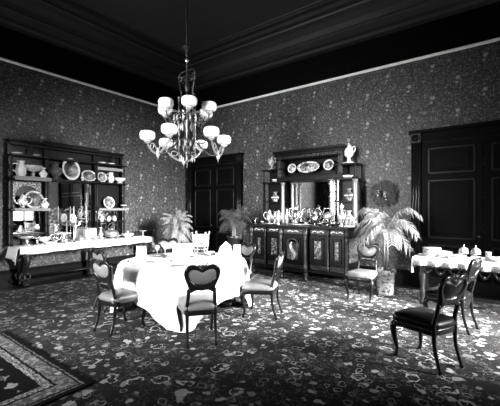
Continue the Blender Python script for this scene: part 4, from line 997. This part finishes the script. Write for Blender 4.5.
for c in (-54, 66, 186):
    am = yaw+math.radians(c); ca, sa = math.cos(am), math.sin(am); ta_ = Vector((-sa, ca, 0)); b = MB()
    Q = lambda rad, tan, zz: (ca*rad-sa*tan, sa*rad+ca*tan, zz)
    b.tube(smooth_pts([Q(.04, 0, 2.66), Q(.16, 0, 2.64), Q(.28, 0, 2.52), Q(.42, 0, 2.42), Q(.55, 0, 2.43)], 5), .012, 7)
    b.tube(smooth_pts([Q(.10, 0, 2.62), Q(.2, 0, 2.75), Q(.32, 0, 2.72), Q(.30, 0, 2.62), Q(.22, 0, 2.63)], 5), .008, 6)
    b.build('main_arm', 'brass', ch); b = MB()
    rm, tm = RL*math.cos(PI/6), RL*math.sin(PI/6)
    for sg in (-1, 1):
        b.tube(smooth_pts([Q(rm, 0, 2.41), Q(rm, sg*tm*.35, 2.43), Q(rm, sg*tm*.75, 2.51), Q(rm, sg*tm, 2.61), Q(rm, sg*tm, 2.65)], 6), [.022-.0005*i for i in range(25)], 8, flat=1.0)
        b.tube(smooth_pts([Q(rm, sg*.03, 2.46), Q(rm, sg*tm*.3, 2.55), Q(rm, sg*tm*.62, 2.58), Q(rm, sg*tm*.7, 2.52), Q(rm, sg*tm*.45, 2.50), Q(rm, sg*tm*.35, 2.55)], 5), .009, 6)
    b.lathe([(.0001,-.12),(.008,-.08),(.03,-.04),(.035,-.01),(.015,.03),(.03,.06),(.0001,.09)], c=Q(rm, 0, 2.41), n=12)
    br = b.build('bracket', 'brass_pale', ch)
    for sg in (-30, 30):
        a2 = am+math.radians(sg); globe(br, (lambda q, z_, a2=a2: (math.cos(a2)*q, math.sin(a2)*q, z_)), RL, ZL)
for k in range(6):
    a2 = yaw+math.radians(5+60*k); c, s_ = math.cos(a2), math.sin(a2); P = lambda q, z_: (c*q, s_*q, z_); b = MB(); r = RU; zb = 3.0
    b.tube(smooth_pts([P(.04, zb+.10), P(r*.35, zb+.08), P(r*.55, zb-.03), P(r*.78, zb-.04), P(r*.95, zb+.02), P(r, ZU-.12)], 5), .011, 7)
    b.tube(smooth_pts([P(r*.5, zb+.0), P(r*.62, zb+.08), P(r*.8, zb+.06), P(r*.76, zb-.0), P(r*.66, zb+.02)], 5), .008, 6)
    b.lathe([(.0001,-.06),(.012,-.03),(.024,0),(.012,.02),(.0001,.03)], c=P(r*.72, zb-.06), n=8)
    globe(b.build('arm', 'brass', ch), P, r, ZU)
# ------------------------------------------------------------------ light
def area(name, loc, sx, sy, power, spread=180, rot=None):
    l = bpy.data.lights.new(name, 'AREA'); l.shape = 'RECTANGLE'; l.size = sx; l.size_y = sy; l.energy = power; l.spread = math.radians(spread)
    o = bpy.data.objects.new(name, l); COL.objects.link(o); o.location = loc; o.rotation_euler = rot; return o
PW_R = [(620, 48, 18), (28, 180, 0), (3, 120, 10)]; PW_N = [(80, 100, 6), (200, 52, 7), (4, 60, 8)]
for (a, c), (p, q, dn) in zip(WR, PW_R): area('daylight', (XR+.32, (a+c)/2, (Z0+Z1)/2), Z1-Z0, c-a, p, q, rot=(0, PI/2-math.radians(dn), 0))
for (a, c), (p, q, dn) in zip(WN, PW_N): area('daylight', ((a+c)/2, YN-.32, (Z0+Z1)/2), c-a, Z1-Z0, p, q, rot=(PI/2-math.radians(dn), 0, 0))
W = bpy.data.worlds.new('dim_sky'); SC.world = W; W.use_nodes = True
W.node_tree.nodes['Background'].inputs[0].default_value = (1, 1, 1, 1); W.node_tree.nodes['Background'].inputs[1].default_value = .05

# ------------------------------------------------------------------ camera
cam = bpy.data.cameras.new('camera'); cam.sensor_width = 36; cam.lens = 335/500*36; cam.shift_y = .010; cam.clip_start = .05
co_ = bpy.data.objects.new('camera', cam); COL.objects.link(co_); co_.location = (0, 0, 1.57); co_.rotation_euler = (PI/2, 0, math.radians(36.7))
SC.camera = co_
SC.view_settings.view_transform = 'Standard'; SC.view_settings.look = 'None'; SC.view_settings.exposure = 0; SC.view_settings.gamma = 1
SC.view_settings.use_curve_mapping = False
